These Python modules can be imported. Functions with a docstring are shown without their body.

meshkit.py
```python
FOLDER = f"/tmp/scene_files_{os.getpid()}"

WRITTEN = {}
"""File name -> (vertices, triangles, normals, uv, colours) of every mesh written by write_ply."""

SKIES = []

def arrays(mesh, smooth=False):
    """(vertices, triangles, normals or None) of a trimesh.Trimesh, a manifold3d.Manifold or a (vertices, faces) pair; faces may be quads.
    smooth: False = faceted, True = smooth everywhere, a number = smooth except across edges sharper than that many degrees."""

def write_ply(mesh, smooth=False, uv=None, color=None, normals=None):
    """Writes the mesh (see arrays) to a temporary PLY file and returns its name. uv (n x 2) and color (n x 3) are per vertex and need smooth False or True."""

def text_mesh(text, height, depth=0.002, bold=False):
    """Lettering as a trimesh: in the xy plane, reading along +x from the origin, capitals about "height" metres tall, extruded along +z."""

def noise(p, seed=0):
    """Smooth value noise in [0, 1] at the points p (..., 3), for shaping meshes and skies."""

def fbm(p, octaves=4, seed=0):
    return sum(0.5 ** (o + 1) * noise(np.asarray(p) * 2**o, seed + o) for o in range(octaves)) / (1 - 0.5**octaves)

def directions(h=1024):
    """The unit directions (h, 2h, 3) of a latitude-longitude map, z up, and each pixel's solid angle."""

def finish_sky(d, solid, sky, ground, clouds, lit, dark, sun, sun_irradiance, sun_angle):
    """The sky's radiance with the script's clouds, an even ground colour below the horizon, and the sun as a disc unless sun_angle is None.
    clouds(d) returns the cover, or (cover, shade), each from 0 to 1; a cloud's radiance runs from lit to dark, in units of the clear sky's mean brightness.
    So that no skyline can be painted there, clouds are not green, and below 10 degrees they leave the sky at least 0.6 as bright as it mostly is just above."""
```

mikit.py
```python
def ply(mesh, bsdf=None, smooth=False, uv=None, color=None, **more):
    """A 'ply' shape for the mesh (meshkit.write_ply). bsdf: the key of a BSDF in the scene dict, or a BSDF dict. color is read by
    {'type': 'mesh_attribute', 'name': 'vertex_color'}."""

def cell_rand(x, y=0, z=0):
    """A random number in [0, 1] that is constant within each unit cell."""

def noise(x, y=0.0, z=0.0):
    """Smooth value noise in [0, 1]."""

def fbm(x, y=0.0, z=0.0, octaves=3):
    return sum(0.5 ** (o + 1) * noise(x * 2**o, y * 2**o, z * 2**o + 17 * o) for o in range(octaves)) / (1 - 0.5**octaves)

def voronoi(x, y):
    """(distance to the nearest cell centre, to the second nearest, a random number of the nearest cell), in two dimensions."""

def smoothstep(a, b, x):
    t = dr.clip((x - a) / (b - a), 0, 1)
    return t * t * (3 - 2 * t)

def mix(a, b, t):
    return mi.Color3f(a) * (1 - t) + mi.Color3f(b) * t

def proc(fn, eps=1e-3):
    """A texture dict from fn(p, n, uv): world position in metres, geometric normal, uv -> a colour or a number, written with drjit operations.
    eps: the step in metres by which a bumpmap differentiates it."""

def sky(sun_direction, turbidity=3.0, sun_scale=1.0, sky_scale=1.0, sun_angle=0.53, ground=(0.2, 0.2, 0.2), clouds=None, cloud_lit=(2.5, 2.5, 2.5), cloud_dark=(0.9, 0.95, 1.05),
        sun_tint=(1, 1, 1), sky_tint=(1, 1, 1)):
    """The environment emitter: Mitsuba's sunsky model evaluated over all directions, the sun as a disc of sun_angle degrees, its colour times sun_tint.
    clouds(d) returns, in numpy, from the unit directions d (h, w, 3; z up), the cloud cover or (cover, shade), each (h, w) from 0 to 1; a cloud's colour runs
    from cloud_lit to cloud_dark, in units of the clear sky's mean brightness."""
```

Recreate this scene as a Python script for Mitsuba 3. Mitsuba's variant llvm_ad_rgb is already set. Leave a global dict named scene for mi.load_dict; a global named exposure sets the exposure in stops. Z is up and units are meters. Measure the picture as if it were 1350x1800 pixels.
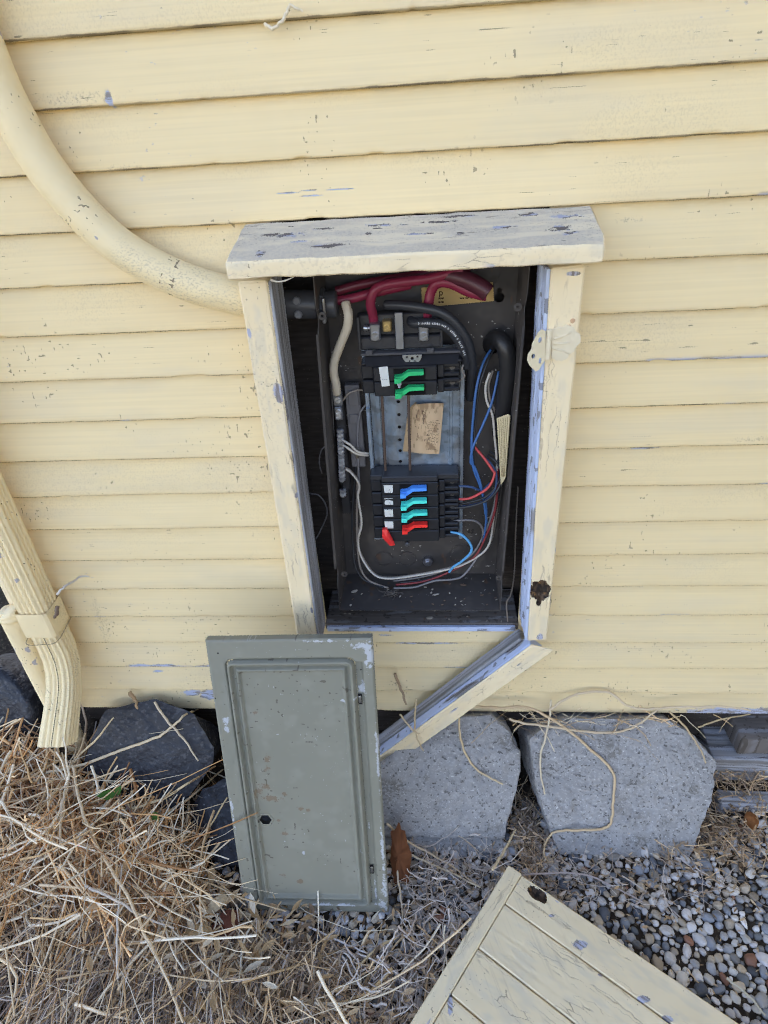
import math, numpy as np, trimesh, manifold3d, mitsuba as mi, drjit as dr, mikit, meshkit
from mikit import noise, fbm, voronoi, smoothstep, mix, proc
from trimesh.creation import extrude_polygon
from shapely.geometry import Polygon, Point, box as sbox
T = mi.ScalarTransform4f
rng = np.random.default_rng(7)
scene, labels = {'type': 'scene'}, {}

# ------------------------------------------------------------------ camera, light
CAM = np.array([0, -1.1657, 1.4032]); FWD = np.array([-.0806, .8318, -.5492]); UP = np.array([.0156, .552, .8337])
scene['camera'] = {'type': 'perspective', 'fov': 61.82, 'fov_axis': 'x', 'near_clip': .02, 'far_clip': 400.,
                   'to_world': T().look_at(origin=CAM.tolist(), target=(CAM + FWD).tolist(), up=UP.tolist())}
exposure = 4.86
# open shade: the sun stands behind the house, to the right
scene['sky'] = mikit.sky((.6, .62, .36), turbidity=3, sky_tint=(1.15, .852, .785), ground=(.16, .15, .10))

# ------------------------------------------------------------------ materials
def V(c): return mi.Color3f(*c)
def bsdf(name, fn=None, col=None, rough=.7, spec=.4, metal=0., bump=None, bscale=1., eps=1e-3, coat=0., thin=False):
    c = proc(fn) if fn else ({'type': 'mesh_attribute', 'name': 'vertex_color'} if col is None else {'type': 'rgb', 'value': list(col)})
    if thin:
        b = {'type': 'principledthin', 'base_color': c, 'roughness': rough, 'diff_trans': .7, 'spec_trans': 0.}
    else:
        b = {'type': 'principled', 'base_color': c, 'roughness': rough if not callable(rough) else proc(rough), 'specular': spec, 'metallic': metal, 'clearcoat': coat}
    if bump: b = {'type': 'bumpmap', 'arbitrary': {**proc(bump, eps=eps)}, 'scale': bscale, 'bsdf': b}
    scene[name] = b if thin else {'type': 'twosided', 'bsdf': b}

CREAM, CREAM_D = (.775, .645, .39), (.74, .608, .36)
UNDER = (.42, .46, .60)          # the old blue-grey paint that shows where the cream has peeled
ZR, EXPO = 1.5858, .09           # clapboard courses: drip edges at ZR - i*EXPO
CHIPS = [(-.79, .150, .05, .008), (-.73, .152, .05, .006), (-.86, .325, .055, .005), (-.60, .148, .05, .009), (-.68, .035, .03, .012), (-.62, .03, .05, .02),
         (-.13, .262, .02, .002), (-.03, .224, .09, .0035), (-.30, .245, .02, .006), (.80, -.012, .16, .014), (-.235, 1.269, .020, .0013), (-.20, 1.271, .016, .0011), (-.15, 1.270, .03, .0010), (-.20, 1.263, .022, .0011), (-.50, 1.416, .006, .014), (-.76, .12, .014, .004), (.42, .77, .03, .003)]
MILDEW = [(.46, .062, .09, .018), (-.86, .30, .02, .10), (.33, 1.20, .03, .006), (.62, .79, .05, .008), (-.55, 1.42, .09, .012), (-.50, 1.32, .05, .008)]
def blobs(x, z, items, edge=.25, wob=.5):
    """Where paint has come off: ragged patches at known places."""
    w = (fbm(x * 130, z * 130, 3.3) - .5) * wob * 2 + (fbm(x * 700, z * 700, 9.) - .5) * wob
    m = mi.Float(0)
    for cx, cz, rx, rz in items:
        d = dr.sqrt(dr.square((x - cx) / rx) + dr.square((z - cz) / rz)) + w
        m = dr.maximum(m, 1 - smoothstep(1 - edge, 1, d))
    return m
def siding_row(p):
    t = (p.z - ZR) / EXPO + 40
    r = dr.floor(t)
    return r, (t - r) * EXPO
def siding_peel(p):
    r, up = siding_row(p)
    edge = 1 - smoothstep(.001, .010, up)
    spots = smoothstep(.70, .74, fbm(p.x * 7 + r * 3.7, p.z * 30, r * 1.3)) * edge
    flecks = smoothstep(.85, .87, fbm(p.x * 85, p.z * 190 + r, 2.)) * smoothstep(.6, .72, noise(p.x * 2.3, p.z * 4, 5.))
    return r, up, dr.maximum(dr.maximum(spots, flecks * .5), blobs(p.x, p.z, CHIPS))
def f_siding(p, n, uv):
    r, up, peel = siding_peel(p)
    c = mix(CREAM, CREAM_D, fbm(p.x * 1.7, p.z * 2.5 + r * 9.1, 1.))
    c = mix(c, (.67, .575, .39), .45 * smoothstep(.45, .8, fbm(p.x * 5, p.z * 22, r)))
    brush = fbm(p.x * 5, p.z * 330, r)
    c = c * (.955 + .09 * brush)                      # brush marks and grain under the paint
    # mildew and soot that cling in grains to the laps and in odd patches
    grain = smoothstep(.45, .78, fbm(p.x * 520, p.z * 420, 7.))
    mask = .3 * smoothstep(.52, .74, fbm(p.x * 3.1 + r * 5, p.z * 9, 3.))
    mask = dr.maximum(mask, 1.1 * blobs(p.x, p.z, MILDEW, .9, .7))
    c = mix(c, (.20, .175, .135), .40 * grain * mask)
    speck = smoothstep(.90, .93, noise(p.x * 230, p.z * 150, 4.)) * smoothstep(.68, .78, noise(p.x * 11, p.z * 14, 8.))
    c = mix(c, (.14, .11, .08), .7 * speck)
    lap_shade = (1 - smoothstep(.0018, .0036, up + .0022 * (fbm(p.x * 60, r, 2.) - .5))) * (.55 + .45 * smoothstep(.35, .6, fbm(p.x * 12, r, 7.)))     # lap shadow painted as a dark line on the arris, ragged with wear
    c = mix(c, (.17, .14, .10), .9 * lap_shade)
    hair = smoothstep(.955, .97, noise(p.x * 26 + r, p.z * 520, 1.)) * smoothstep(.62, .72, noise(p.x * 5, p.z * 15 + 3, 6.))
    c = mix(c, (.16, .13, .10), .7 * hair)
    pc = mix(UNDER, (.25, .23, .22), smoothstep(.45, .65, fbm(p.x * 60, p.z * 300, 2.)))
    return mix(c, pc, peel)
def b_siding(p, n, uv):
    r, up, peel = siding_peel(p)
    h = fbm(p.x * 14, p.z * 90, r * 3.) * .0009 + fbm(p.x * 12, p.z * 420, r) * .00040 + fbm(p.x * 220, p.z * 220, 2.) * .00016
    return h - peel * .0007
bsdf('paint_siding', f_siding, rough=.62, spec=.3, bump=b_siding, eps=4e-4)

def cracks(uv, s=1.0):
    u, v = uv.x, uv.y
    wu, wv = u + .010 * (noise(u * 60, v * 60, 1.) - .5), v + .006 * (noise(u * 90, v * 120, 2.) - .5)
    a, b, _ = voronoi(wu * 16 * s, wv * 70 * s)
    alig = (1 - smoothstep(.02, .055, b - a)) * smoothstep(.645, .72, fbm(u * 11, v * 26, 4.))
    k = (1 - smoothstep(.0, .030, dr.abs(fbm(u * 5, wv * 75, 6.) - .5))) * smoothstep(.58, .66, fbm(u * 6 + 3, v * 30, 7.))
    return dr.maximum(alig, k * .8)
TRIM_CHIPS = [(-.2815, .956, .009, .021), (.2315, .346, .008, .012), (-.277, .735, .005, .007), (-.316, 1.067, .004, .009), (.224, 1.142, .012, .004), (-.284, .43, .003, .01), (.2, .42, .003, .02)]
DOOR_CHIPS = [(.303, -.488, .017, .010), (.413, -.587, .013, .007), (.452, -.618, .012, .006), (.014, -.612, .006, .020), (.25, -.43, .008, .004), (.335, -.545, .006, .004)]
def trim_peel(p, uv):
    u, v = uv.x, uv.y
    pe = smoothstep(.775, .79, fbm(u * 22, v * 55, 11.)) * smoothstep(.5, .65, noise(u * 6, v * 9, 3.))
    return dr.maximum(pe, dr.maximum(blobs(p.x, p.z, TRIM_CHIPS, .2, .35) * smoothstep(-.08, -.085, p.y), blobs(p.x, p.y, DOOR_CHIPS, .2, .45) * smoothstep(-.15, -.16, p.z)))
def f_trim(p, n, uv):
    u, v = uv.x, uv.y
    c = mix((.80, .69, .475), (.77, .65, .43), fbm(u * 4, v * 9, 1.))
    c = mix(c, (.62, .565, .44), .5 * smoothstep(.5, .8, fbm(u * 20, v * 60, 5.)))
    grain = smoothstep(.52, .72, fbm(p.x * 260 + p.y * 90, p.z * 230, 7.)) * smoothstep(.5, .75, fbm(u * 7, v * 12, 9.))
    c = mix(c, (.27, .24, .19), .16 * grain)
    speck = smoothstep(.90, .93, noise(u * 260, v * 210, 4.)) * smoothstep(.58, .7, noise(u * 13, v * 17, 8.))
    c = mix(c, (.15, .11, .08), .6 * speck)
    c = mix(c, (.20, .16, .11), .55 * cracks(uv))
    pc = mix((.42, .43, .52), (.22, .20, .20), smoothstep(.45, .65, fbm(u * 30, v * 260, 2.)))
    return mix(c, pc, trim_peel(p, uv))
def b_trim(p, n, uv):
    u, v = uv.x, uv.y
    return fbm(u * 10, v * 120, 3.) * .0012 + fbm(u * 60, v * 400, 2.) * .0003 - cracks(uv) * .0008 - trim_peel(p, uv) * .0007
bsdf('paint_trim', f_trim, rough=.58, spec=.3, bump=b_trim, eps=4e-4)

HOOD_CHIPS = [(-.235, -.05, .02, .008), (-.265, -.045, .017, .006), (-.16, -.095, .024, .005), (.215, -.035, .025, .006), (.16, -.02, .014, .006), (.11, -.06, .018, .004), (.2, -.075, .014, .01),
              (-.21, -.075, .014, .004), (.02, -.03, .03, .004), (-.09, -.03, .02, .004), (.05, -.012, .03, .004), (-.1, -.06, .006, .006), (-.02, -.07, .02, .003), (-.27, -.11, .006, .009)]
def hood_peel(p, uv):
    e = smoothstep(.745, .775, fbm(p.x * 34, p.y * 120, 12.)) * smoothstep(.45, .62, noise(p.x * 12, p.y * 30, 3.))
    return dr.maximum(e, blobs(p.x, p.y, HOOD_CHIPS, .25, 1.3))
def f_hood(p, n, uv):
    c = mix((.68, .61, .47), (.62, .56, .44), fbm(p.x * 6, p.y * 20, 1.))
    bare = smoothstep(.30, .62, fbm(p.x * 12, p.y * 55, p.z * 20)) * (.7 + .3 * smoothstep(.35, .6, fbm(p.x * 300, p.y * 300, 4.)))
    c = mix(c, (.47, .435, .375), .85 * bare)          # greyer tone in blotches, on the upper faces only
    grit = smoothstep(.62, .8, fbm(p.x * 240, p.y * 420, 8.)) * smoothstep(.42, .65, fbm(p.x * 9, p.y * 40, 2.))
    c = mix(c, (.27, .25, .225), .45 * grit)
    c = mix(c, (.16, .12, .09), .6 * cracks(uv))
    pk = hood_peel(p, uv)
    pc = mix((.36, .38, .48), (.13, .115, .11), smoothstep(.36, .48, fbm(p.x * 40, p.y * 200, 5.)))
    return mix(c, pc, pk)
def b_hood(p, n, uv): return fbm(uv.x * 8, uv.y * 110, 3.) * .0016 + fbm(uv.x * 70, uv.y * 400, 2.) * .0004 - cracks(uv) * .0009 - hood_peel(p, uv) * .001
bsdf('paint_hood', f_hood, rough=.72, spec=.25, bump=b_hood, eps=4e-4)

def f_grey(p, n, uv):
    u, v = uv.x, uv.y
    g = fbm(u * 5, v * 130, 1.)
    c = mix((.30, .30, .315), (.17, .165, .165), smoothstep(.3, .75, g))
    c = mix(c, (.42, .44, .50), .6 * smoothstep(.50, .66, fbm(u * 5, v * 70, 7.)))
    return mix(c, (.08, .07, .07), .8 * smoothstep(.72, .78, fbm(u * 7, v * 160, 4.)))
def b_grey(p, n, uv): return -smoothstep(.4, .75, fbm(uv.x * 5, uv.y * 130, 1.)) * .0014 + fbm(uv.x * 90, uv.y * 500, 2.) * .0003
bsdf('wood_grey', f_grey, rough=.8, spec=.2, bump=b_grey, eps=3e-4)
def f_blue(p, n, uv):
    u, v = uv.x, uv.y
    c = mix((.45, .53, .75), (.49, .56, .72), fbm(u * 8, v * 30, 1.))
    bare = smoothstep(.64, .76, fbm(u * 9, v * 40, 7.))
    c = mix(c, mix((.26, .255, .27), (.12, .11, .11), smoothstep(.4, .7, fbm(u * 8, v * 280, 2.))), bare)
    return mix(c, (.12, .11, .11), .7 * smoothstep(.80, .83, noise(u * 60, v * 90, 3.)))
bsdf('paint_blue', f_blue, rough=.66, spec=.25, bump=b_grey, eps=3e-4, bscale=.6)
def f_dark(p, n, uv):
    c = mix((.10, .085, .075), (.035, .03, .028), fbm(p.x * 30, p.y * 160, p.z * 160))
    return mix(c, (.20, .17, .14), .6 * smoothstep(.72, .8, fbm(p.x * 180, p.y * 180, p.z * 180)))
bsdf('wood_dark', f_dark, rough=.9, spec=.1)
def f_sill(p, n, uv):
    c = mix((.20, .18, .17), (.11, .098, .092), fbm(p.x * 9, p.y * 150, 1.))
    c = mix(c, (.30, .31, .35), .6 * smoothstep(.55, .70, fbm(p.x * 12, p.y * 90, 4.)))
    return mix(c, (.07, .06, .05), .7 * smoothstep(.64, .76, fbm(p.x * 90, p.y * 120, 6.)))
bsdf('wood_sill', f_sill, rough=.85, spec=.15)
def f_rot(p, n, uv):
    c = mix((.13, .088, .06), (.040, .032, .027), smoothstep(.35, .65, fbm(p.x * 140, p.y * 140, p.z * 40)))
    return mix(c, (.34, .18, .07), .6 * smoothstep(.62, .74, fbm(p.x * 90, p.y * 90, p.z * 90)))
bsdf('wood_rot', f_rot, rough=.9, spec=.1, bump=lambda p, n, uv: fbm(p.x * 160, p.y * 160, p.z * 70) * .004, eps=5e-4)

def f_can(p, n, uv):
    c = mix((.068, .061, .058), (.046, .042, .042), fbm(p.x * 9, p.z * 9, p.y * 9))
    c = mix(c, (.10, .088, .078), .45 * smoothstep(.5, .8, fbm(p.x * 40, p.y * 40, p.z * 30)))
    speck = smoothstep(.90, .92, noise(p.x * 200, p.y * 200, p.z * 200)) * smoothstep(.5, .65, noise(p.x * 20, p.y * 20, p.z * 20))
    c = mix(c, (.45, .43, .40), .8 * speck)
    return mix(c, (.12, .06, .03), .5 * smoothstep(.73, .80, fbm(p.x * 50, p.y * 50, p.z * 18)))
bsdf('can_paint', f_can, rough=.55, spec=.35)
def f_galv(p, n, uv):
    a, b, k = voronoi(p.x * 90, p.z * 60)
    c = mix((.24, .32, .43), (.34, .43, .55), k)
    c = mix(c, (.30, .31, .33), .55 * smoothstep(.45, .7, fbm(p.x * 60, p.z * 22, 2.)))
    return mix(c, (.12, .12, .12), .5 * smoothstep(.62, .75, fbm(p.x * 25, p.z * 40, 5.)))
bsdf('galvanised', f_galv, rough=.42, metal=.75, spec=.5)
RUST = [(.10, .44, .010, .012), (.098, .415, .008, .012), (.088, .365, .014, .010), (.098, .33, .024, .010), (.072, .35, .010, .012), (.13, .345, .006, .005), (.165, .305, .010, .006), (.18, .30, .007, .005),
        (.105, .11, .012, .008), (.143, .09, .008, .009), (.12, .232, .01, .006), (.085, .56, .006, .006), (.11, .27, .004, .004)]
WORN = [(.345, .70, .018, .050), (.335, .722, .045, .010), (.349, .45, .005, .11), (.347, .08, .012, .05), (.34, .03, .016, .03), (.012, .03, .016, .035), (.005, .30, .004, .08), (.02, .545, .013, .018), (.02, .52, .01, .012), (.325, .62, .014, .02), (.31, .60, .01, .008),
        (.25, .735, .06, .004), (.347, .2, .006, .12), (.318, .255, .003, .035), (.323, .05, .004, .05), (.22, .031, .10, .004), (.28, .59, .012, .006), (.16, .175, .007, .008)]
def cover_wear(uv):
    u, v = uv.x, uv.y
    w = (fbm(u * 110, v * 110, 3.) - .5) * 1.5 + (fbm(u * 400, v * 400, 9.) - .5) * .9
    m = mi.Float(0)
    for cx, cz, rx, rz in WORN:
        m = dr.maximum(m, 1 - smoothstep(.30, .60, dr.sqrt(dr.square((u - cx) / rx) + dr.square((v - cz) / rz)) + w))
    r = mi.Float(0)
    for cx, cz, rx, rz in RUST:
        r = dr.maximum(r, 1 - smoothstep(.45, .9, dr.sqrt(dr.square((u - cx) / rx) + dr.square((v - cz) / rz)) + w * 1.1))
    return m, r
def f_cover(p, n, uv):
    u, v = uv.x, uv.y
    m, r = cover_wear(uv)
    c = mix((.222, .221, .180), (.203, .203, .164), fbm(u * 9, v * 9, 1.))
    c = mix(c, (.25, .25, .212), .5 * smoothstep(.5, .8, fbm(u * 30, v * 30, 5.)))
    c = mix(c, (.09, .075, .055), .7 * smoothstep(.905, .925, noise(u * 130, v * 130, 2.)) * smoothstep(.45, .6, noise(u * 14, v * 14, 7.)))
    c = mix(c, (.55, .58, .62), .6 * smoothstep(.965, .98, noise(u * 210, v * 190, 12.)) * smoothstep(.5, .6, noise(u * 16, v * 12, 4.)))
    scr = smoothstep(.955, .965, noise((u + v * .3) * 60, (v - u * .2) * 900, 3.)) * smoothstep(.62, .7, noise(u * 10, v * 14, 6.))
    c = mix(c, (.42, .43, .40), .5 * scr)
    c = mix(c, (.17, .10, .048), .55 * r)
    return mix(c, (.50, .53, .58), .7 * m)
def r_cover(p, n, uv):
    m, r = cover_wear(uv)
    return .46 + .25 * fbm(uv.x * 24, uv.y * 24, 2.) + .25 * r + .1 * m
bsdf('cover_paint', f_cover, rough=r_cover, spec=.42, bump=lambda p, n, uv: fbm(uv.x * 260, uv.y * 260, 1.) * .00012 + fbm(uv.x * 9, uv.y * 9, 4.) * .002, eps=5e-4)

def f_conc(p, n, uv):
    c = mix((.345, .342, .346), (.28, .278, .282), fbm(p.x * 9, p.y * 9, p.z * 9))
    c = mix(c, (.385, .385, .39), smoothstep(.45, .75, fbm(p.x * 190, p.y * 190, p.z * 190)))
    c = mix(c, (.12, .118, .115), .85 * smoothstep(.65, .70, fbm(p.x * 165 + 9, p.y * 165, p.z * 165)))
    c = mix(c, (.66, .66, .66), .85 * smoothstep(.86, .90, noise(p.x * 300, p.y * 330, p.z * 330)))
    c = mix(c, (.07, .066, .06), .8 * smoothstep(.90, .92, noise(p.x * 230 + 3, p.y * 230, p.z * 230)))
    crust = smoothstep(.60, .76, fbm(p.x * 14, p.y * 14, p.z * 14)) * smoothstep(.35, .6, fbm(p.x * 210, p.y * 210, p.z * 210))
    return mix(c, (.15, .143, .13), .7 * crust)
bsdf('concrete', f_conc, rough=.9, spec=.2, bump=lambda p, n, uv: fbm(p.x * 150, p.y * 150, p.z * 150) * .0045 - smoothstep(.655, .71, fbm(p.x * 170 + 9, p.y * 170, p.z * 170)) * .003 + noise(p.x * 330, p.y * 330, p.z * 330) * .001, eps=5e-4)
def f_basalt(p, n, uv):
    c = mix((.015, .017, .024), (.032, .035, .045), fbm(p.x * 25, p.y * 25, p.z * 25))
    c = mix(c, (.085, .088, .10), .6 * smoothstep(.55, .72, fbm(p.x * 130, p.y * 130, p.z * 130)))
    s = smoothstep(.955, .97, noise((p.x + p.z) * 500, (p.z - p.x) * 45, p.y * 50)) * smoothstep(.5, .62, noise(p.x * 22, p.z * 22, p.y * 22))
    return mix(c, (.60, .61, .65), .9 * s)
bsdf('basalt', f_basalt, rough=.5, spec=.4, bump=lambda p, n, uv: fbm(p.x * 45, p.y * 45, p.z * 45) * .008 + fbm(p.x * 120, p.y * 120, p.z * 120) * .003 + fbm(p.x * 300, p.y * 300, p.z * 300) * .0008, eps=6e-4)
def f_soil(p, n, uv):
    c = mix((.026, .020, .016), (.055, .043, .032), fbm(p.x * 60, p.y * 60, 1.))
    c = mix(c, (.16, .125, .085), .6 * smoothstep(.62, .75, fbm(p.x * 170, p.y * 170, 2.)))
    far = smoothstep(1.8, 3.2, dr.sqrt(p.x * p.x + dr.square(p.y + .4)) + 1.2 * (fbm(p.x * 2, p.y * 2, 4.) - .5))    # dry lawn beyond the bed
    return mix(c, mix((.15, .125, .07), (.09, .09, .045), fbm(p.x * 3, p.y * 3, 5.)), far)
bsdf('soil', f_soil, rough=.95, spec=.1, bump=lambda p, n, uv: fbm(p.x * 160, p.y * 160, p.z * 160) * .004, eps=8e-4)
def f_pipe(p, n, uv):
    u, v = uv.x, uv.y
    c = mix(CREAM, (.78, .665, .42), fbm(u * 7, v * 9, 1.))
    grime = smoothstep(.45, .75, fbm(p.x * 420, p.y * 420, p.z * 420)) * smoothstep(.50, .70, fbm(u * 7, v * 9, 3.))
    c = mix(c, (.26, .235, .185), .40 * grime)
    c = mix(c, (.34, .33, .37), .9 * smoothstep(.755, .77, fbm(u * 40, v * 50, 6.)) * smoothstep(.5, .62, noise(u * 6, v * 9, 2.)))
    return mix(c, (.12, .09, .07), .8 * smoothstep(.90, .92, noise(u * 190, v * 210, 4.)) * smoothstep(.66, .76, noise(u * 13, v * 15, 8.)))
bsdf('paint_pipe', f_pipe, rough=.5, spec=.35, bump=lambda p, n, uv: fbm(p.x * 50, p.y * 50, p.z * 50) * .0012 + fbm(p.x * 260, p.y * 260, p.z * 260) * .0002, eps=5e-4)
LEAFLET = (.56, .42, .27)
def f_leaflet(p, n, uv):
    u, v = uv.x, uv.y
    c = mix(LEAFLET, (.45, .32, .20), fbm(u * 4, v * 5, 1.))
    c = mix(c, (.22, .14, .08), .7 * smoothstep(.55, .75, fbm(u * 9, v * 7, 4.) + .25 * smoothstep(.86, 1., v)))
    row = v * 34
    fr = row - dr.floor(row)
    words = smoothstep(.42, .5, noise(u * 46, dr.floor(row), 2.))
    para = smoothstep(.35, .4, noise(dr.floor(row) * .37, 3., 1.))
    txt = dr.select((fr > .3) & (fr < .68) & (u > .52) & (u < .92) & (v > .06) & (v < .92), words * para, 0.)
    dx = u - .27
    fig = dr.select((u > .12) & (u < .46) & (v > .52) & (v < .9), smoothstep(.56, .62, fbm(u * 26, v * 9, 6.)), 0.)
    fig2 = dr.select((u > .18) & (u < .6) & (v > .26) & (v < .42), 1 - smoothstep(.0, .05, dr.abs(fbm(u * 8, v * 8, 3.) - .5)), 0.)
    return mix(c, (.05, .035, .025), .72 * dr.maximum(txt, dr.maximum(fig, fig2)))
bsdf('leaflet_print', f_leaflet, rough=.85, spec=.1)
bsdf('tint', None, None, rough=.8, spec=.15)
bsdf('tint_satin', None, None, rough=.42, spec=.45)
bsdf('tint_stone', None, None, rough=.55, spec=.4, bump=lambda p, n, uv: fbm(p.x * 220, p.y * 220, p.z * 220) * .0012, eps=5e-4)
bsdf('tint_straw', None, None, rough=.5, spec=.35)
bsdf('tint_leaf', None, None, rough=.6, thin=True)
bsdf('tint_metal', None, None, rough=.33, spec=.5, metal=.9)
def f_door(p, n, uv): return f_trim(p, n, uv)

# ------------------------------------------------------------------ helpers
def numbered(key):
    if key not in scene and key not in labels: return key
    k = 1
    while f'{key}_{k:03d}' in scene or f'{key}_{k:03d}' in labels: k += 1
    return f'{key}_{k:03d}'
def thing(name, label, cat, group=None, kind=None):
    k = numbered(name); labels[k] = {'label': label, 'category': cat}
    if kind: labels[k] = {'label': label, 'kind': kind, 'category': cat}
    if group: labels[k]['group'] = group
    return k
def add(key, mesh, mat, smooth=False, uv=None, color=None, label=None, **more):
    k = key if (key in labels and key not in scene) else numbered(key)
    if color is not None:
        if isinstance(smooth, (int, float)) and not isinstance(smooth, bool):
            v, f, _ = meshkit.arrays(mesh); mesh = trimesh.graph.smooth_shade(trimesh.Trimesh(v, f, process=False), angle=math.radians(smooth), facet_minarea=None); smooth = True
        n = len(mesh.vertices) if hasattr(mesh, 'vertices') else len(mesh[0])
        color = np.asarray(color, float)
        if color.ndim == 1: color = np.tile(color, (n, 1))
    scene[k] = mikit.ply(mesh, mat, smooth=smooth, uv=uv, color=color, **more)
    if label: labels[k] = {'label': label}
    return k
def split_smooth(mesh, deg):
    return trimesh.graph.smooth_shade(mesh, angle=math.radians(deg), facet_minarea=None)
def hull(pts): return trimesh.convex.convex_hull(np.asarray(pts, float))
def cbox(lo, hi, c=.002):
    """A box with chamfered edges."""
    lo, hi = np.minimum(lo, hi).astype(float), np.maximum(lo, hi).astype(float)
    c = min(c, .45 * (hi - lo).min()); P = []
    for sx in (0, 1):
        for sy in (0, 1):
            for sz in (0, 1):
                b = np.array([(lo, hi)[s][i] for i, s in enumerate((sx, sy, sz))]); d = np.array([1 - 2 * sx, 1 - 2 * sy, 1 - 2 * sz]) * c
                for k in range(3):
                    q = b + d; q[k] = b[k]; P.append(q)
    return hull(P)
def fit8(mesh, lo, hi, corners):
    """Trilinear move of a mesh from the box lo-hi onto eight corners (order x, y, z binary)."""
    t = (mesh.vertices - lo) / (np.asarray(hi, float) - lo); out = 0
    for k, c in enumerate(corners):
        w = 1
        for a, bit in enumerate(((k >> 2) & 1, (k >> 1) & 1, k & 1)): w = w * (t[:, a] if bit else 1 - t[:, a])
        out = out + w[:, None] * np.asarray(c, float)
    m = mesh.copy(); m.vertices = out; return m
def refine(mesh, edge):
    m = manifold3d.Manifold(manifold3d.Mesh(np.asarray(mesh.vertices, np.float32), np.asarray(mesh.faces, np.uint32))).refine_to_length(edge).to_mesh()
    r = trimesh.Trimesh(m.vert_properties[:, :3], m.tri_verts, process=False); r.merge_vertices(); return r
def rough_up(mesh, edge, amp, freq, seed=0):
    m = refine(mesh, edge) if edge else mesh.copy()
    n = m.vertex_normals
    d = (meshkit.fbm(m.vertices * freq, 3, seed) - .5) * 2 * amp
    m.vertices = m.vertices + n * d[:, None]
    return m
def grain_uv(mesh, g, a, b):
    v = np.asarray(mesh.vertices); g, a, b = (np.asarray(x, float) for x in (g, a, b))
    return np.stack([v @ g, v @ a + v @ b * 1.37], 1)
def add_wood(key, mesh, mat, g=(0, 0, 1), a=(1, 0, 0), b=(0, 1, 0), label=None, deg=35):
    m = split_smooth(mesh, deg)
    return add(key, m, mat, smooth=True, uv=grain_uv(m, g, a, b), label=label)
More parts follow.
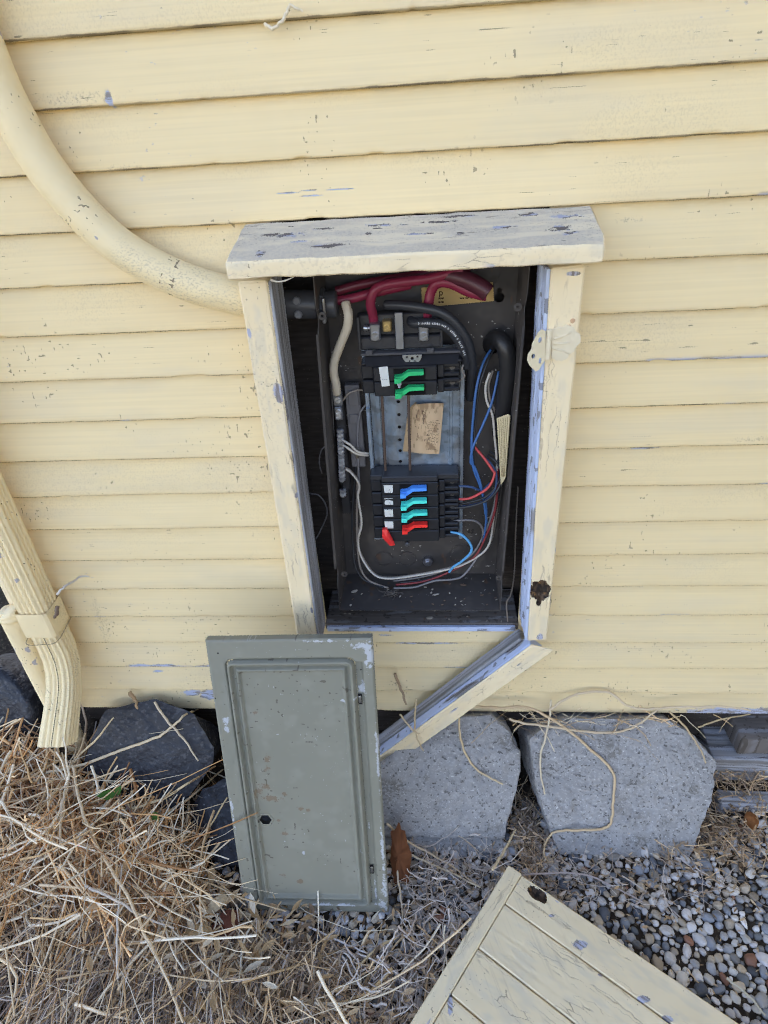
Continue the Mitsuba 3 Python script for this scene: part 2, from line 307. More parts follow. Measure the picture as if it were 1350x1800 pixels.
def catmull(pts, n=8):
    P = np.asarray(pts, float); P = np.vstack([2 * P[0] - P[1], P, 2 * P[-1] - P[-2]]); out = []
    for i in range(1, len(P) - 2):
        a, b, c, d = P[i - 1:i + 3]
        t = np.linspace(0, 1, n, endpoint=False)[:, None]
        out.append(.5 * (2 * b + (c - a) * t + (2 * a - 5 * b + 4 * c - d) * t ** 2 + (3 * b - 3 * c + d - a) * t ** 3))
    return np.vstack(out + [P[-2:-1]])
def frames(p):
    t = np.gradient(p, axis=0); t /= np.linalg.norm(t, axis=1, keepdims=True) + 1e-12
    u = np.zeros_like(p); ref = np.array([0, 0, 1.]) if abs(t[0, 2]) < .9 else np.array([1., 0, 0])
    u[0] = np.cross(t[0], ref) + 1e-12; u[0] /= np.linalg.norm(u[0])
    for i in range(1, len(p)):
        w = u[i - 1] - t[i] * (u[i - 1] @ t[i]); u[i] = w / (np.linalg.norm(w) + 1e-12)
    return t, u, np.cross(t, u)
def tube(pts, r, sides=10, n=8, cap=True, uvs=False):
    p = catmull(pts, n) if n else np.asarray(pts, float)
    r = np.broadcast_to(np.interp(np.linspace(0, 1, len(p)), np.linspace(0, 1, np.size(r)), np.atleast_1d(r)), (len(p),))
    t, u, w = frames(p); a = np.arange(sides) * 2 * np.pi / sides
    v = (p[:, None] + r[:, None, None] * (np.cos(a)[None, :, None] * u[:, None] + np.sin(a)[None, :, None] * w[:, None])).reshape(-1, 3)
    i, j = np.meshgrid(np.arange(len(p) - 1), np.arange(sides), indexing='ij'); k = (j + 1) % sides
    q = np.stack([i * sides + j, i * sides + k, (i + 1) * sides + k, (i + 1) * sides + j], -1).reshape(-1, 4)
    f = np.vstack([q[:, [0, 1, 2]], q[:, [0, 2, 3]]])
    if cap:
        e = (len(p) - 1) * sides
        f = np.vstack([f, [[0, x + 1, x] for x in range(1, sides - 1)], [[e, e + x, e + x + 1] for x in range(1, sides - 1)]])
    m = trimesh.Trimesh(v, f, process=False)
    if uvs:
        L = np.concatenate([[0], np.cumsum(np.linalg.norm(np.diff(p, axis=0), axis=1))])
        return m, np.stack([np.repeat(L, sides), np.tile(np.abs(a - np.pi) * r.mean(), len(p))], 1)
    return m
def cyl(p0, p1, r, sides=24, bevel=0.):
    p0, p1 = np.asarray(p0, float), np.asarray(p1, float); d = (p1 - p0) / np.linalg.norm(p1 - p0)
    if bevel: return tube([p0, p1 - d * bevel * 2, p1 - d * bevel, p1], [r, r, r, r - bevel], sides, 0)
    return tube([p0, p1], r, sides, 0)
def poly_y(pts, y0, y1):
    """A polygon drawn in (x, z), running from y0 (front) to y1."""
    m = extrude_polygon(pts if isinstance(pts, Polygon) else Polygon(pts), abs(y1 - y0), engine='earcut')
    v = m.vertices; m.vertices = np.stack([v[:, 0], max(y0, y1) - v[:, 2], v[:, 1]], 1); m.fix_normals(); return m
def cat(*ms): return trimesh.util.concatenate([m for m in ms])

# ================================================================== the setting: ground
def ground_z(x, y):
    x, y = np.asarray(x, float), np.asarray(y, float)
    ss = lambda a, b, t: (lambda k: k * k * (3 - 2 * k))(np.clip((t - a) / (b - a), 0, 1))
    z = -.268 + .075 * ss(-.40, -.85, x) * ss(-1.0, -.15, y) + .05 * ss(-.75, -1.15, x) * ss(-.5, -.1, y)
    z += .035 * ss(-.22, -.02, y) * ss(.7, .8, x) - .02 * ss(-.35, -.8, y) * ss(-.2, .3, x)
    near = np.exp(-(x ** 2 + (y + .4) ** 2) / 4)
    p = np.stack([x, y, 0 * x], -1)
    return z + near * ((meshkit.fbm(p * 9, 3, 1) - .5) * .03 + (meshkit.fbm(p * 45, 2, 2) - .5) * .012) + (1 - near) * (meshkit.fbm(p * .5, 3, 5) - .5) * .12
def steps(lo, hi, d):
    a = np.arange(lo, hi, d); g = d * np.cumprod(np.full(26, 1.32)); g = np.cumsum(g); return np.concatenate([(lo - g)[::-1], a, hi + g])
gx, gy = steps(-1.5, 1.2, .014), steps(-.95, .3, .014)
X, Y = np.meshgrid(gx, gy, indexing='ij'); Z = ground_z(X, Y); nx, ny = X.shape
i, j = np.meshgrid(np.arange(nx - 1), np.arange(ny - 1), indexing='ij'); a = (i * ny + j).ravel()
add('ground', (np.stack([X, Y, Z], -1).reshape(-1, 3), np.stack([a, a + ny, a + ny + 1, a + 1], 1)), 'soil', smooth=True)
labels['ground'] = {'label': 'dark soil under the straw and gravel at the foot of the wall', 'kind': 'structure'}

# ================================================================== the house
HOUSE = thing('house', 'cream yellow house wall of lapped weathered clapboards', 'house')
OPEN = (-.279, .197, .289, 1.222)     # the hole cut for the breaker box
def clapboard(k, x0, x1, fine=True):
    z = ZR - k * EXPO; h = EXPO + .012
    if k == 18: z, h = -.022, .09
    prof = np.array([(.0195, .0004), (.0060, 0), (.0022, .0008), (.0005, .0028), (0, .006), (.0011, .016), (.0060, .045), (.0178, h), (.0210, h), (.0240, .03)])
    xs = np.arange(x0, x1, .008) if fine else np.array([x0])
    xs = np.append(xs, x1); n, m = len(xs), len(prof)
    P = np.zeros((n, m, 3)); P[:, :, 0] = xs[:, None]; P[:, :, 1] = prof[:, 0]; P[:, :, 2] = z + prof[:, 1]
    q = np.stack([xs * 2.2, xs * 0 + k * 3.7, xs * 0], -1)
    dz = (meshkit.fbm(q, 3, 1) - .5) * .0022 + (meshkit.fbm(q * 14, 3, 2) - .5) * .0012
    nick = np.clip((meshkit.fbm(q * np.array([11, 1, 1]), 3, 3) - .70) * 14, 0, 1) * .0025
    dy = (meshkit.fbm(q * 1.4, 3, 4) - .5) * .0040
    low = np.array([1, 1, 1, 1, 1, .5, .2, 0, 0, 0.])
    P[:, :, 2] += (dz + nick)[:, None] * low; P[:, :, 1] += (dy[:, None] * np.array([.5, 1, 1, 1, 1, 1, .6, .2, .2, .4]))
    i, j = np.meshgrid(np.arange(n - 1), np.arange(m), indexing='ij'); a, b = i * m + j, i * m + (j + 1) % m
    f = np.stack([a, a + m, b + m, b], -1).reshape(-1, 4); e = (n - 1) * m
    f = np.vstack([f[:, [0, 1, 2]], f[:, [0, 2, 3]], [[0, t, t + 1] for t in range(1, m - 1)], [[e, e + t + 1, e + t] for t in range(1, m - 1)]])
    mesh = trimesh.Trimesh(P.reshape(-1, 3), f, process=False); mesh.fix_normals(); return mesh
def boards(k):
    fine = -1 <= k <= 18
    if 5 <= k <= 14: return [clapboard(k, -1.015, OPEN[0]), clapboard(k, OPEN[1], 1.35)]
    b = clapboard(k, -1.015, 1.35 if fine else 4.2, fine)
    if k == 15: b = trimesh.boolean.difference([b, trimesh.creation.box(bounds=[[OPEN[0], -.1, OPEN[2]], [OPEN[1], .2, .6]])], engine='manifold')
    return [b]
for k in range(-14, 19):
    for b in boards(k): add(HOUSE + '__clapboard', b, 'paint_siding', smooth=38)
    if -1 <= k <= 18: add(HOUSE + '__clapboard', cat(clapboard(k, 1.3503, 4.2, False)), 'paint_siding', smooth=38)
add_wood(HOUSE + '__corner_board', rough_up(cbox((-1.072, -.012, .015), (-1.012, .03, 2.85), .004), None, 0, 1), 'paint_trim')
# sheathing, studs and the dark hollow behind the box
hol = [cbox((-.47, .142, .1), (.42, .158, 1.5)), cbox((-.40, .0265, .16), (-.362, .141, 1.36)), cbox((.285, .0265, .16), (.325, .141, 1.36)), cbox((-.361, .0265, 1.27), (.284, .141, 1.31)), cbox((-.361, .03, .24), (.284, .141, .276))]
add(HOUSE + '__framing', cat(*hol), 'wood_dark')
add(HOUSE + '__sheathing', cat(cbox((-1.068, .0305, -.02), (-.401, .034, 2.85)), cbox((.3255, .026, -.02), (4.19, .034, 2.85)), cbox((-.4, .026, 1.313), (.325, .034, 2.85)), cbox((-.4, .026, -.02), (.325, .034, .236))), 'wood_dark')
add(HOUSE + '__foundation_beam', rough_up(cbox((-1.06, .06, -.19), (4.2, .20, -.035), .006), .06, .006, 20), 'wood_dark', smooth=30)
add(HOUSE + '__rear_wall', cat(cbox((-1.07, .33, -.5), (-.98, 5.6, 2.84)), cbox((4.08, .33, -.5), (4.2, 5.6, 2.84)), cbox((-1.07, 5.6, -.5), (4.2, 5.7, 2.84)), cbox((-1.069, .205, -.5), (4.199, .325, 2.84))), 'wood_dark')
# unseen house part added on the right to block light from that side
added_wing = []
for k in range(-14, 20):
    z = ZR - k * EXPO; pr = np.array([(2.585, z), (2.6, z), (2.6, z + .1), (2.5965, z + .1)])
    m = extrude_polygon(Polygon(pr), 4.2, engine='earcut'); v = m.vertices; m.vertices = np.stack([v[:, 0], -4.2 + v[:, 2], v[:, 1]], 1); m.fix_normals(); added_wing.append(m)
for m in added_wing: add(HOUSE + '__added_wing_clapboard', m, 'paint_siding')
add(HOUSE + '__added_wing_wall', cbox((2.602, -4.2, -.5), (4.1, -.03, 2.84), .002), 'wood_dark')
add(HOUSE + '__roof', hull([(-1.5, -.32, 2.86), (4.6, -.32, 2.86), (-1.5, 6.1, 2.86), (4.6, 6.1, 2.86), (-1.5, -.32, 2.98), (4.6, -.32, 2.98), (-1.5, 6.1, 2.98), (4.6, 6.1, 2.98), (-1.5, 2.9, 4.2), (4.6, 2.9, 4.2)]), 'wood_sill')

# ================================================================== wooden housing of the breaker box
BOX = thing('breaker_box_housing', 'yellow painted wooden frame with sloping hood around the open breaker panel', 'wooden frame')
def corners8(bl, br, tl, tr, y0, y1):
    """Front-view corners (x, z) -> eight corners in fit8's order (x, y, z binary)."""
    o = []
    for lo, hi in ((bl, tl), (br, tr)):
        for y in (y0, y1): o += [(lo[0], y, lo[1]), (hi[0], y, hi[1])]
    return o
def post(bl, br, tl, tr, seed):
    m = cbox((0, 0, 0), (.052, .088, .82), .0035); m = rough_up(m, .02, .0011, 26, seed)
    return fit8(m, np.zeros(3), (.052, .088, .82), corners8(bl, br, tl, tr, -.090, -.003))
pl = post((-.3290, .318), (-.2812, .316), (-.3206, 1.1525), (-.2700, 1.1520), 3)
add_wood(BOX + '__post', pl, 'paint_trim', label='left upright of the frame with chipped inner edge')
pr = post((.2045, .331), (.2475, .335), (.1880, 1.1518), (.2421, 1.1535), 4)
hole = trimesh.creation.icosphere(3, 1); hv = hole.vertices
hole.vertices = hv * (1 + .9 * (meshkit.fbm(hv * 3.2, 4, 5)[:, None] - .5)) * np.array([.0235, .019, .031]) + np.array([.2215, -.090, .484])
hole2 = trimesh.creation.icosphere(2, 1); hole2.vertices = hole2.vertices * (.006, .02, .011) + np.array([.221, -.09, .450])
cut = trimesh.boolean.difference([pr, trimesh.boolean.union([hole, hole2], engine='manifold')], engine='manifold')
cent = cut.triangles_center
inside = ((hole.contains(cent + 0) if False else (np.linalg.norm((cent - [.2215, -.09, .484]) / [.030, .028, .042], axis=1) < 1.0)) & (cent[:, 1] > -.0875)) | ((np.abs(cent[:, 0] - .221) < .0075) & (np.abs(cent[:, 2] - .45) < .013) & (cent[:, 1] > -.0878) & (cent[:, 1] < -.06))
inside &= (cent[:, 0] < .2445)
POST2 = add_wood(BOX + '__post', cut.submesh([np.nonzero(~inside)[0]], append=True), 'paint_trim', label='right upright with a butterfly hinge and a rotted hole')
add(POST2 + '__rotten_wood', cut.submesh([np.nonzero(inside)[0]], append=True), 'wood_rot', smooth=50)
# liners on the inner faces
ll = fit8(rough_up(cbox((0, 0, 0), (.006, .086, .8), .0015), .02, .0006, 30, 8), np.zeros(3), (.006, .086, .8), corners8((-.2813, .31), (-.2765, .309), (-.2702, 1.150), (-.2652, 1.150), -.0885, -.002))
add_wood(BOX + '__inner_face', ll, 'wood_grey', label='bare grey weathered inner face of the left upright')
for (y0, y1, t, mat) in ((-.0885, -.047, .0058, 'paint_blue'), (-.0462, .002, .0078, 'paint_blue')):
    m = fit8(rough_up(cbox((0, 0, 0), (.006, .05, .8), .0015), .02, .0005, 30, 9), np.zeros(3), (.006, .05, .8), corners8((.2042 - t, .333), (.2042, .333), (.1878 - t, 1.150), (.1878, 1.150), y0, y1))
    add_wood(BOX + '__inner_face', m, mat, label='pale blue peeling inner strip of the right upright')
# hood
hc = []
for x0, x1 in (((-.3188, -.3225)), ((.2605, .2635))):
    for (y, zb, zt) in ((-.135, 1.1655, 1.1928), (.004, 1.196, 1.2262)):
        x = x1 if y < 0 else x0
        hc += [(x, y, zb), (x, y, zt)]
hm = cbox((0, 0, 0), (.58, .139, .027), .003); hm = rough_up(hm, .012, .0013, 38, 12)
hv = hm.vertices; hv[:, 2] += (hv[:, 1] < .012) * (meshkit.fbm(hv * np.array([40, 1, 30.]), 3, 4) - .5) * .003; hm.vertices = hv
hm = fit8(hm, np.zeros(3), (.58, .139, .027), hc)
c8 = (hm.vertices[:, 0] > .245) & (hm.vertices[:, 1] < -.10); v = hm.vertices.copy(); v[c8, 0] -= (v[c8, 0] - .245) * .35 * np.clip((-.10 - v[c8, 1]) / .035, 0, 1); hm.vertices = v
up = hm.face_normals[:, 2] > .7
HOOD = add_wood(BOX + '__hood', hm.submesh([np.nonzero(~up)[0]], append=True), 'paint_trim', g=(1, 0, 0), a=(0, 0, 1), b=(0, 1, 0), label='thick yellow front edge and ends of the hood')
add_wood(HOOD + '__greyer_top', hm.submesh([np.nonzero(up)[0]], append=True), 'paint_hood', g=(1, 0, 0), a=(0, 1, 0), b=(0, 0, 1), label='greyer chipped upper side of the hood')
# sill
sl = rough_up(cbox((-.279, .002, .281), (.196, .135, .2995), .002), .02, .0012, 40, 3)
SILL = add_wood(BOX + '__sill', sl, 'wood_sill', g=(1, 0, 0), a=(0, 1, 0), b=(0, 0, 1), label='dirty wooden sill below the panel')
add_wood(SILL + '__front_edge', rough_up(cbox((-.274, -.0095, .2845), (.188, .0015, .2985), .002), .01, .0008, 50, 4), 'paint_blue', g=(1, 0, 0), a=(0, 1, 0), b=(0, 0, 1), label='pale blue front edge of the sill')
# the bottom rail that has come loose and hangs from the right upright
D = np.array([-.667, 0, -.745]); N = np.array([-.745, 0, .667]); R0 = np.array([.2475, 0, .327])
def rail_piece(l0, l1, n0, n1, y0, y1, mat, lab, seed, key='__loose_rail', skew=0.):
    m = rough_up(cbox((0, 0, 0), (l1 - l0, y1 - y0, n1 - n0), .003), .014, .0012, 34, seed)
    q = m.vertices.copy(); l = l0 + q[:, 0] + skew * (q[:, 2] / (n1 - n0)) * np.clip(1 - q[:, 0] / .08, 0, 1)
    m.vertices = R0 + l[:, None] * D + (n0 + q[:, 2])[:, None] * N + np.stack([0 * l, y0 + q[:, 1], 0 * l], 1)
    return add_wood(BOX + key, m, mat, g=D, a=N, b=(0, 1, 0), label=lab)
rail_piece(.004, .625, -.028, .022, -.0935, -.0865, 'paint_trim', 'yellow face of the loose hanging rail', 21, skew=.022)
rail_piece(.030, .62, -.024, .0225, -.0860, -.056, 'paint_blue', 'pale blue upper side of the loose rail', 22)
rail_piece(.052, .615, -.018, .0265, -.0552, -.018, 'wood_grey', 'weathered grey back strip of the loose rail', 23)
# hinge
yh = -.0915
leafR = [(.199, 1.053), (.206, 1.057), (.214, 1.0555), (.219, 1.060), (.227, 1.0585), (.233, 1.0545), (.236, 1.048), (.2425, 1.045), (.2455, 1.037), (.245, 1.030), (.239, 1.024), (.237, 1.016), (.230, 1.011), (.226, 1.003), (.218, .9995), (.210, 1.001), (.2015, 1.006)]
HNG = add(BOX + '__hinge', split_smooth(rough_up(poly_y(Polygon(leafR).buffer(.001), yh - .0022, yh + .001), .004, .0007, 120, 2), 40), 'tint_satin', smooth=True, color=(.70, .63, .47), label='butterfly hinge with its painted leaf standing open')
leafL = Polygon([(.1845, 1.0535), (.178, 1.0565), (.1725, 1.052), (.168, 1.043), (.1635, 1.036), (.163, 1.026), (.157, 1.017), (.1565, 1.008), (.161, .999), (.167, .993), (.1735, .9865), (.179, .989), (.183, .997), (.188, 1.004)]).buffer(.0008)
for cx, cz, a, b in ((.1765, 1.040, .0032, .0050), (.1665, 1.0135, .0034, .0044), (.1795, 1.0035, .0026, .0052)):
    leafL = leafL.difference(Polygon([(cx + a * math.cos(t), cz + b * math.sin(t)) for t in np.linspace(0, 6.28, 17)[:-1]]))
lm = poly_y(leafL, -.0025, 0); v = lm.vertices; s = .190 - v[:, 0]; lm.vertices = np.stack([.1905 - s * .96, -.0965 + v[:, 1] - s * .30, v[:, 2]], 1)
add(HNG + '__open_leaf', lm, 'tint_satin', smooth=30, color=(.70, .63, .45))
for z0, z1 in ((1.0405, 1.0545), (1.0175, 1.0400), (1.0045, 1.0170)): add(HNG + '__knuckle', cyl((.1935, -.0955, z0), (.1930, -.0955, z1), .0052, 16, .001), 'tint_satin', smooth=40, color=(.70, .63, .47))
for z in (1.030, 1.022, 1.038): add(HNG + '__rib', tube([(.2015, yh - .003, z), (.215, yh - .0036, z + (z - 1.03) * .5), (.229, yh - .0024, z + (z - 1.03) * 1.3)], [.0016, .0012], 8, 4), 'tint_satin', smooth=True, color=(.69, .62, .46))
for x, z, r in ((.2305, 1.0665, .0040), (.226, 1.0572, .003)): add(BOX + '__nail_head', cyl((x, -.0885, z), (x, -.0925, z), r, 16, .001), 'tint', smooth=40, color=(.56, .38, .24), label='rust-ringed nail head above the hinge')

# ================================================================== the electrical panel
PAN = thing('electrical_panel', 'open dark grey breaker panel with tangled wires and coloured switches inside the yellow frame', 'electrical panel')
fr = {'BL': (-.233, .376), 'TL': (-.2045, 1.150), 'BR': (.147, .373), 'TR': (.164, 1.150)}
bk = {'BL': (-.228, .389), 'TL': (-.203, 1.160), 'BR': (.146, .386), 'TR': (.163, 1.160)}
YF, YB = -.030, .090
def lerp2(a, b, t): return tuple(np.asarray(a) * (1 - t) + np.asarray(b) * t)
def sheet(p, t=.0016, inward=None):
    """A thin plate on four corner points."""
    p = np.asarray(p, float); n = np.cross(p[1] - p[0], p[3] - p[0]); n /= np.linalg.norm(n)
    return hull(np.vstack([p, p - n * t]))
def P3(k, d): x, z = d[k]; return (x, YF if d is fr else YB, z)
bkp = Polygon([bk['BL'], bk['BR'], bk['TR'], bk['TL']])
def circ(x, z, r, n=28): return Polygon([(x + r * math.cos(t), z + r * math.sin(t)) for t in np.linspace(0, 2 * math.pi, n + 1)[:-1]])
key = circ(.127, 1.060, .0095).union(circ(.1265, 1.073, .0052))
cab = circ(.116, .966, .0175)
ENC = add(PAN + '__enclosure_back', poly_y(bkp.difference(key).difference(cab), YB, YB + .0018), 'can_paint')
def side(a, b, notch):
    """A side of the steel box, its front edge nicked at the two cover screws."""
    zz = np.linspace(0, 1, 60); rows = []
    f0, f1, b0, b1 = (np.array(q) for q in (P3(a, fr), P3(b, fr), P3(a, bk), P3(b, bk)))
    for t in zz:
        z = f0[2] * (1 - t) + f1[2] * t; d = sum(.020 * math.exp(-((z - c) / .016) ** 2) for c in notch)
        F = f0 * (1 - t) + f1 * t; B = b0 * (1 - t) + b1 * t; F[1] += d; rows.append((F, B))
    v = np.array(rows).reshape(-1, 3); o = np.array([.0016, 0, 0]) * (1 if a[1] == 'L' else -1); v = np.vstack([v, v + o]); n = 60; f = []
    for k in range(n - 1):
        A, B2, C, D2 = 2 * k, 2 * k + 1, 2 * k + 3, 2 * k + 2; m = 2 * n
        f += [(A, B2, C), (A, C, D2), (A + m, C + m, B2 + m), (A + m, D2 + m, C + m), (A, D2, D2 + m), (A, D2 + m, A + m)]
    return trimesh.Trimesh(v, np.array(f), process=False)
add(PAN + '__enclosure_side', side('BL', 'TL', (.478, 1.063)), 'can_paint'); add(PAN + '__enclosure_side', side('BR', 'TR', (.460, 1.066)), 'can_paint')
# folded lips inside the sides
for s, (x0, z0, x1, z1) in ((1, (-.2325, .50, -.2115, 1.04)), (-1, (.149, .49, .1612, 1.04))):
    add(PAN + '__side_lip', hull([(x0, YF - .0004, z0), (x0 + s * .004, YF - .0004, z0), (x1, YF - .0004, z1), (x1 + s * .004, YF - .0004, z1), (x0, YF + .0014, z0), (x0 + s * .004, YF + .0014, z0), (x1, YF + .0014, z1), (x1 + s * .004, YF + .0014, z1)]), 'can_paint')
add(PAN + '__enclosure_bottom', sheet([P3('BL', fr), P3('BR', fr), P3('BR', bk), P3('BL', bk)]), 'can_paint', label='dusty floor of the panel box')
add(PAN + '__enclosure_top', sheet([P3('TL', fr), P3('TR', fr), P3('TR', bk), P3('TL', bk)]), 'can_paint')
for x, z in ((-.222, .4705), (.1495, .4555), (-.2075, 1.068), (.1575, 1.070)):
    add(PAN + '__screw_tab', poly_y(circ(x + (.008 if x < 0 else -.008), z, .0075).difference(circ(x + (.008 if x < 0 else -.008), z, .0026)), -.0125, -.011), 'can_paint')
def ring(x, z, r, w=.0011): return poly_y(circ(x, z, r, 36).difference(circ(x, z, r - w, 36)), YB - .0016, YB + .0004)
for x, z, r in ((-.130, .437, .0215), (-.072, .436, .0215), (.062, .447, .030), (.062, .447, .0215), (.105, 1.105, .022), (-.06, 1.12, .022)):
    add(PAN + '__knockout', ring(x, z, r), 'can_paint')
    add(PAN + '__knockout', poly_y(circ(x, z, r - .0025, 36), YB - .0009, YB + .0004), 'can_paint')
add(PAN + '__screw', cat(cyl((-.022, .089, .433), (-.022, .078, .433), .0125, 6), cyl((-.022, .079, .433), (-.022, .071, .433), .0075, 18, .002)), 'tint_metal', smooth=35, color=(.33, .33, .36), label='bolt in the back of the panel')
# yellowed sticker on the back wall
stk = poly_y([(-.021, 1.085), (.1135, 1.0895), (.117, 1.0545), (-.020, 1.048)], YB - .0024, YB - .0012)
STK = add(PAN + '__sticker', stk, 'tint', color=(.50, .35, .15), label='yellowed paper sticker behind the red cables')
def flat_text(s, x, z, h, y, bold=True, rot=0., sx=1.):
    m = meshkit.text_mesh(s, h, .0004, bold); v = m.vertices; c, d = math.cos(rot), math.sin(rot)
    m.vertices = np.stack([x + sx * v[:, 0] * c - v[:, 1] * d, y - v[:, 2], z + sx * v[:, 0] * d + v[:, 1] * c], 1); m.fix_normals(); return m
tx = [flat_text('p', .0115, 1.0695, .010, YB - .0024)]
for z, w in ((1.062, .011), (1.055, .011)): tx += [poly_y(sbox(.011 + a, z, .011 + a + b, z + .0033), YB - .0028, YB - .0022) for a, b in ((0, .003), (.0038, .002), (.0064, .0042))]
for x, b in ((.046, .004), (.052, .007), (.061, .003), (.067, .006)): tx.append(poly_y(sbox(x, 1.0735, x + b, 1.079), YB - .0028, YB - .0022))
for x, b in ((.052, .004), (.057, .003), (.063, .006), (.0715, .004), (.078, .006)): tx.append(poly_y(sbox(x, 1.061, x + b, 1.0635), YB - .0028, YB - .0022))
add(STK + '__print', cat(*tx), 'tint', color=(.07, .045, .03))
add(PAN + '__stamped_number', flat_text('42', .073, .511, .010, YB - .001), 'tint', color=(.03, .028, .028))

# galvanised pan carrying the breakers
def prof_z(prof, z0, z1):
    """A bent sheet: (x, y) profile run along z."""
    pr = np.asarray(prof, float); L = Polygon(np.vstack([pr, (pr + [0, .0014])[::-1]]))
    m = extrude_polygon(L, z1 - z0, engine='earcut'); m.vertices[:, 2] += z0; m.fix_normals(); return m
pan = poly_y(Polygon([(-.092, .60), (.026, .60), (.026, .985), (-.092, .985)]).difference(circ(-.073, .870, .0036)).difference(circ(-.073, .841, .0036)).difference(circ(-.073, .813, .0036)).difference(circ(-.0735, .783, .0036)).difference(circ(-.074, .757, .0036)).difference(circ(-.0745, .731, .0036)), .050, .0514)
add(PAN + '__bus_pan', cat(pan, prof_z([(-.139, .043), (-.131, .043), (-.131, .060), (-.119, .060), (-.119, .052), (-.112, .052), (-.112, .058), (-.100, .058), (-.100, .0502), (-.0921, .0502)], .53, .985),
                            prof_z([(.0261, .0502), (.030, .0502), (.031, .0475), (.036, .0475), (.037, .051), (.052, .051), (.052, .043), (.060, .043)], .53, .985)), 'galvanised', label='galvanised steel pan behind the breakers')
for x, z0, z1 in ((-.1395, .53, .862), (-.139, .868, .985), (.0525, .53, .850), (.053, .857, .985)): add(PAN + '__pan_rail', cbox((x, .0385, z0), (x + .0075, .0425, z1), .0008), 'galvanised')
for x, z in ((-.103, 0), (-.0505, 0)): add(PAN + '__rod', cyl((x, .022, .915), (x - .003, .026, .715), .0029, 12), 'tint_satin', smooth=True, color=(.085, .06, .05), label='thin brown rod running down in front of the pan')
BLK, BLK2 = (.016, .017, .021), (.028, .029, .034)
# main lugs
LUG = add(PAN + '__main_lug_block', cat(cbox((-.142, .028, .988), (.018, .060, 1.012), .002), cbox((-.142, .040, 1.012), (.018, .062, 1.052), .002), cbox((-.142, .022, .990), (-.137, .055, 1.052), .001), cbox((-.060, .020, .990), (-.055, .055, 1.056), .001), cbox((-.066, .020, .990), (-.071, .055, 1.052), .001), cbox((.013, .022, .990), (.018, .055, 1.040), .001)), 'tint_satin', smooth=30, color=BLK2, label='black main terminal block')
def screw_head(x, y, z, r, col):
    h = poly_y(circ(x, z, r, 20).difference(Polygon([(x - r * .9, z - r * .25), (x - r * .8, z - r * .5), (x + r * .9, z + r * .25), (x + r * .8, z + r * .5)])), y, y + .002)
    return cat(h, cyl((x, y + .006, z), (x, y + .0016, z), r, 20))
SIL = (.34, .36, .41)
for x, z in ((-.1085, 1.022), (-.0175, 1.018)):
    k = add(LUG + '__lug', cbox((x - .0095, .018, z - .014), (x + .0095, .040, z + .018), .002), 'tint_metal', smooth=30, color=SIL, label='bright metal lug'); 
    add(LUG + '__lug_screw', screw_head(x, .0145, z - .004, .0078, SIL), 'tint_metal', color=SIL)
add(LUG + '__brass_terminal', cat(cbox((-.0945, .025, 1.022), (-.077, .045, 1.044), .002), screw_head(-.086, .022, 1.030, .006, SIL)), 'tint_metal', color=(.52, .40, .20), label='brass terminal')
add(LUG + '__terminal_screw', cat(cyl((-.130, .03, 1.030), (-.122, .03, 1.030), .006, 14, .001), cyl((-.122, .03, 1.030), (-.118, .03, 1.030), .004, 12)), 'tint_metal', smooth=35, color=(.40, .41, .44))
add(LUG + '__centre_strap', cbox((-.0705, .0185, .990), (-.0552, .0215, 1.060), .001), 'tint_metal', color=(.36, .39, .46), label='bright centre strap')
add(PAN + '__retaining_plate', cat(cbox((-.138, .012, .9815), (.054, .030, .9865), .001), cbox((-.128, .0085, .983), (-.115, .0125, .994), .001), cbox((-.012, .0085, .983), (.001, .0125, .994), .001)), 'tint_satin', color=(.06, .062, .072))
disc = circ(-.040, .984, .0185, 40).intersection(sbox(-.08, .95, .0, .984)).difference(circ(-.040, .977, .003)).difference(circ(-.050, .980, .002)).difference(circ(-.030, .980, .002)).difference(circ(-.045, .972, .0016)).difference(circ(-.035, .972, .0016))
add(PAN + '__half_round_plate', poly_y(disc, .004, .006), 'tint_metal', color=(.50, .54, .60))

# breakers: black bodies with a stepped front, label, switch handle
def breaker(zt, zb, lab, col, hname, first=False, handle=True, z_off=0.):
    g = .0009; zt -= g; zb += g; zm = (zt + zb) / 2
    B = add(PAN + '__breaker', cat(cbox((-.115, -.004, zb), (.006, .048, zt), .0018), cbox((-.139, .010, zb + .001), (-.1155, .048, zt - .001), .002), cbox((.0065, .009, zb + .001), (.050, .030, zb + .009), .002),
            cbox((.0065, .009, zt - .009), (.050, .030, zt - .001), .002), cbox((.0065, .024, zb + .001), (.050, .048, zt - .001), .002), cbox((.0065, .005, zb + .001), (.020, .03, zt - .001), .002)), 'tint_satin', smooth=30, color=BLK, label=lab)
    add(B + '__terminal_screw', cyl((.036, .022, zm), (.036, .026, zm), .0052, 12), 'tint_metal', color=(.20, .19, .18))
    if handle:
        o = zm - .0005 + z_off
        h = Polygon([(-.074, o - .0095), (-.0615, o - .0085), (-.047, o + .0025), (-.020, o + .0035), (-.0185, o + .0045), (-.0185, o + .0095), (-.020, o + .0105), (-.048, o + .0105), (-.060, o + .0025), (-.074, o + .001)]).buffer(-.0006).buffer(.0006)
        add(B + '__handle', cat(poly_y(h, -.019, -.0045), hull([(x, y, o + z) for x, z in ((-.074, -.0095), (-.062, -.0085), (-.062, .0005), (-.074, .001)) for y in (-.0265, -.0185)])), 'tint_satin', color=col, label=hname)
        add(B + '__handle_slot', cbox((-.076, -.0046, o - .011), (-.016, -.0035, o + .0125), .0004), 'tint', color=(.006, .006, .007))
    return B
PAPER = (.62, .64, .63)
def sticker(B, pts, jit=0.):
    m = poly_y(pts, -.0052, -.0043); add(B + '__label', m, 'tint', color=PAPER, label='blank white paper label')
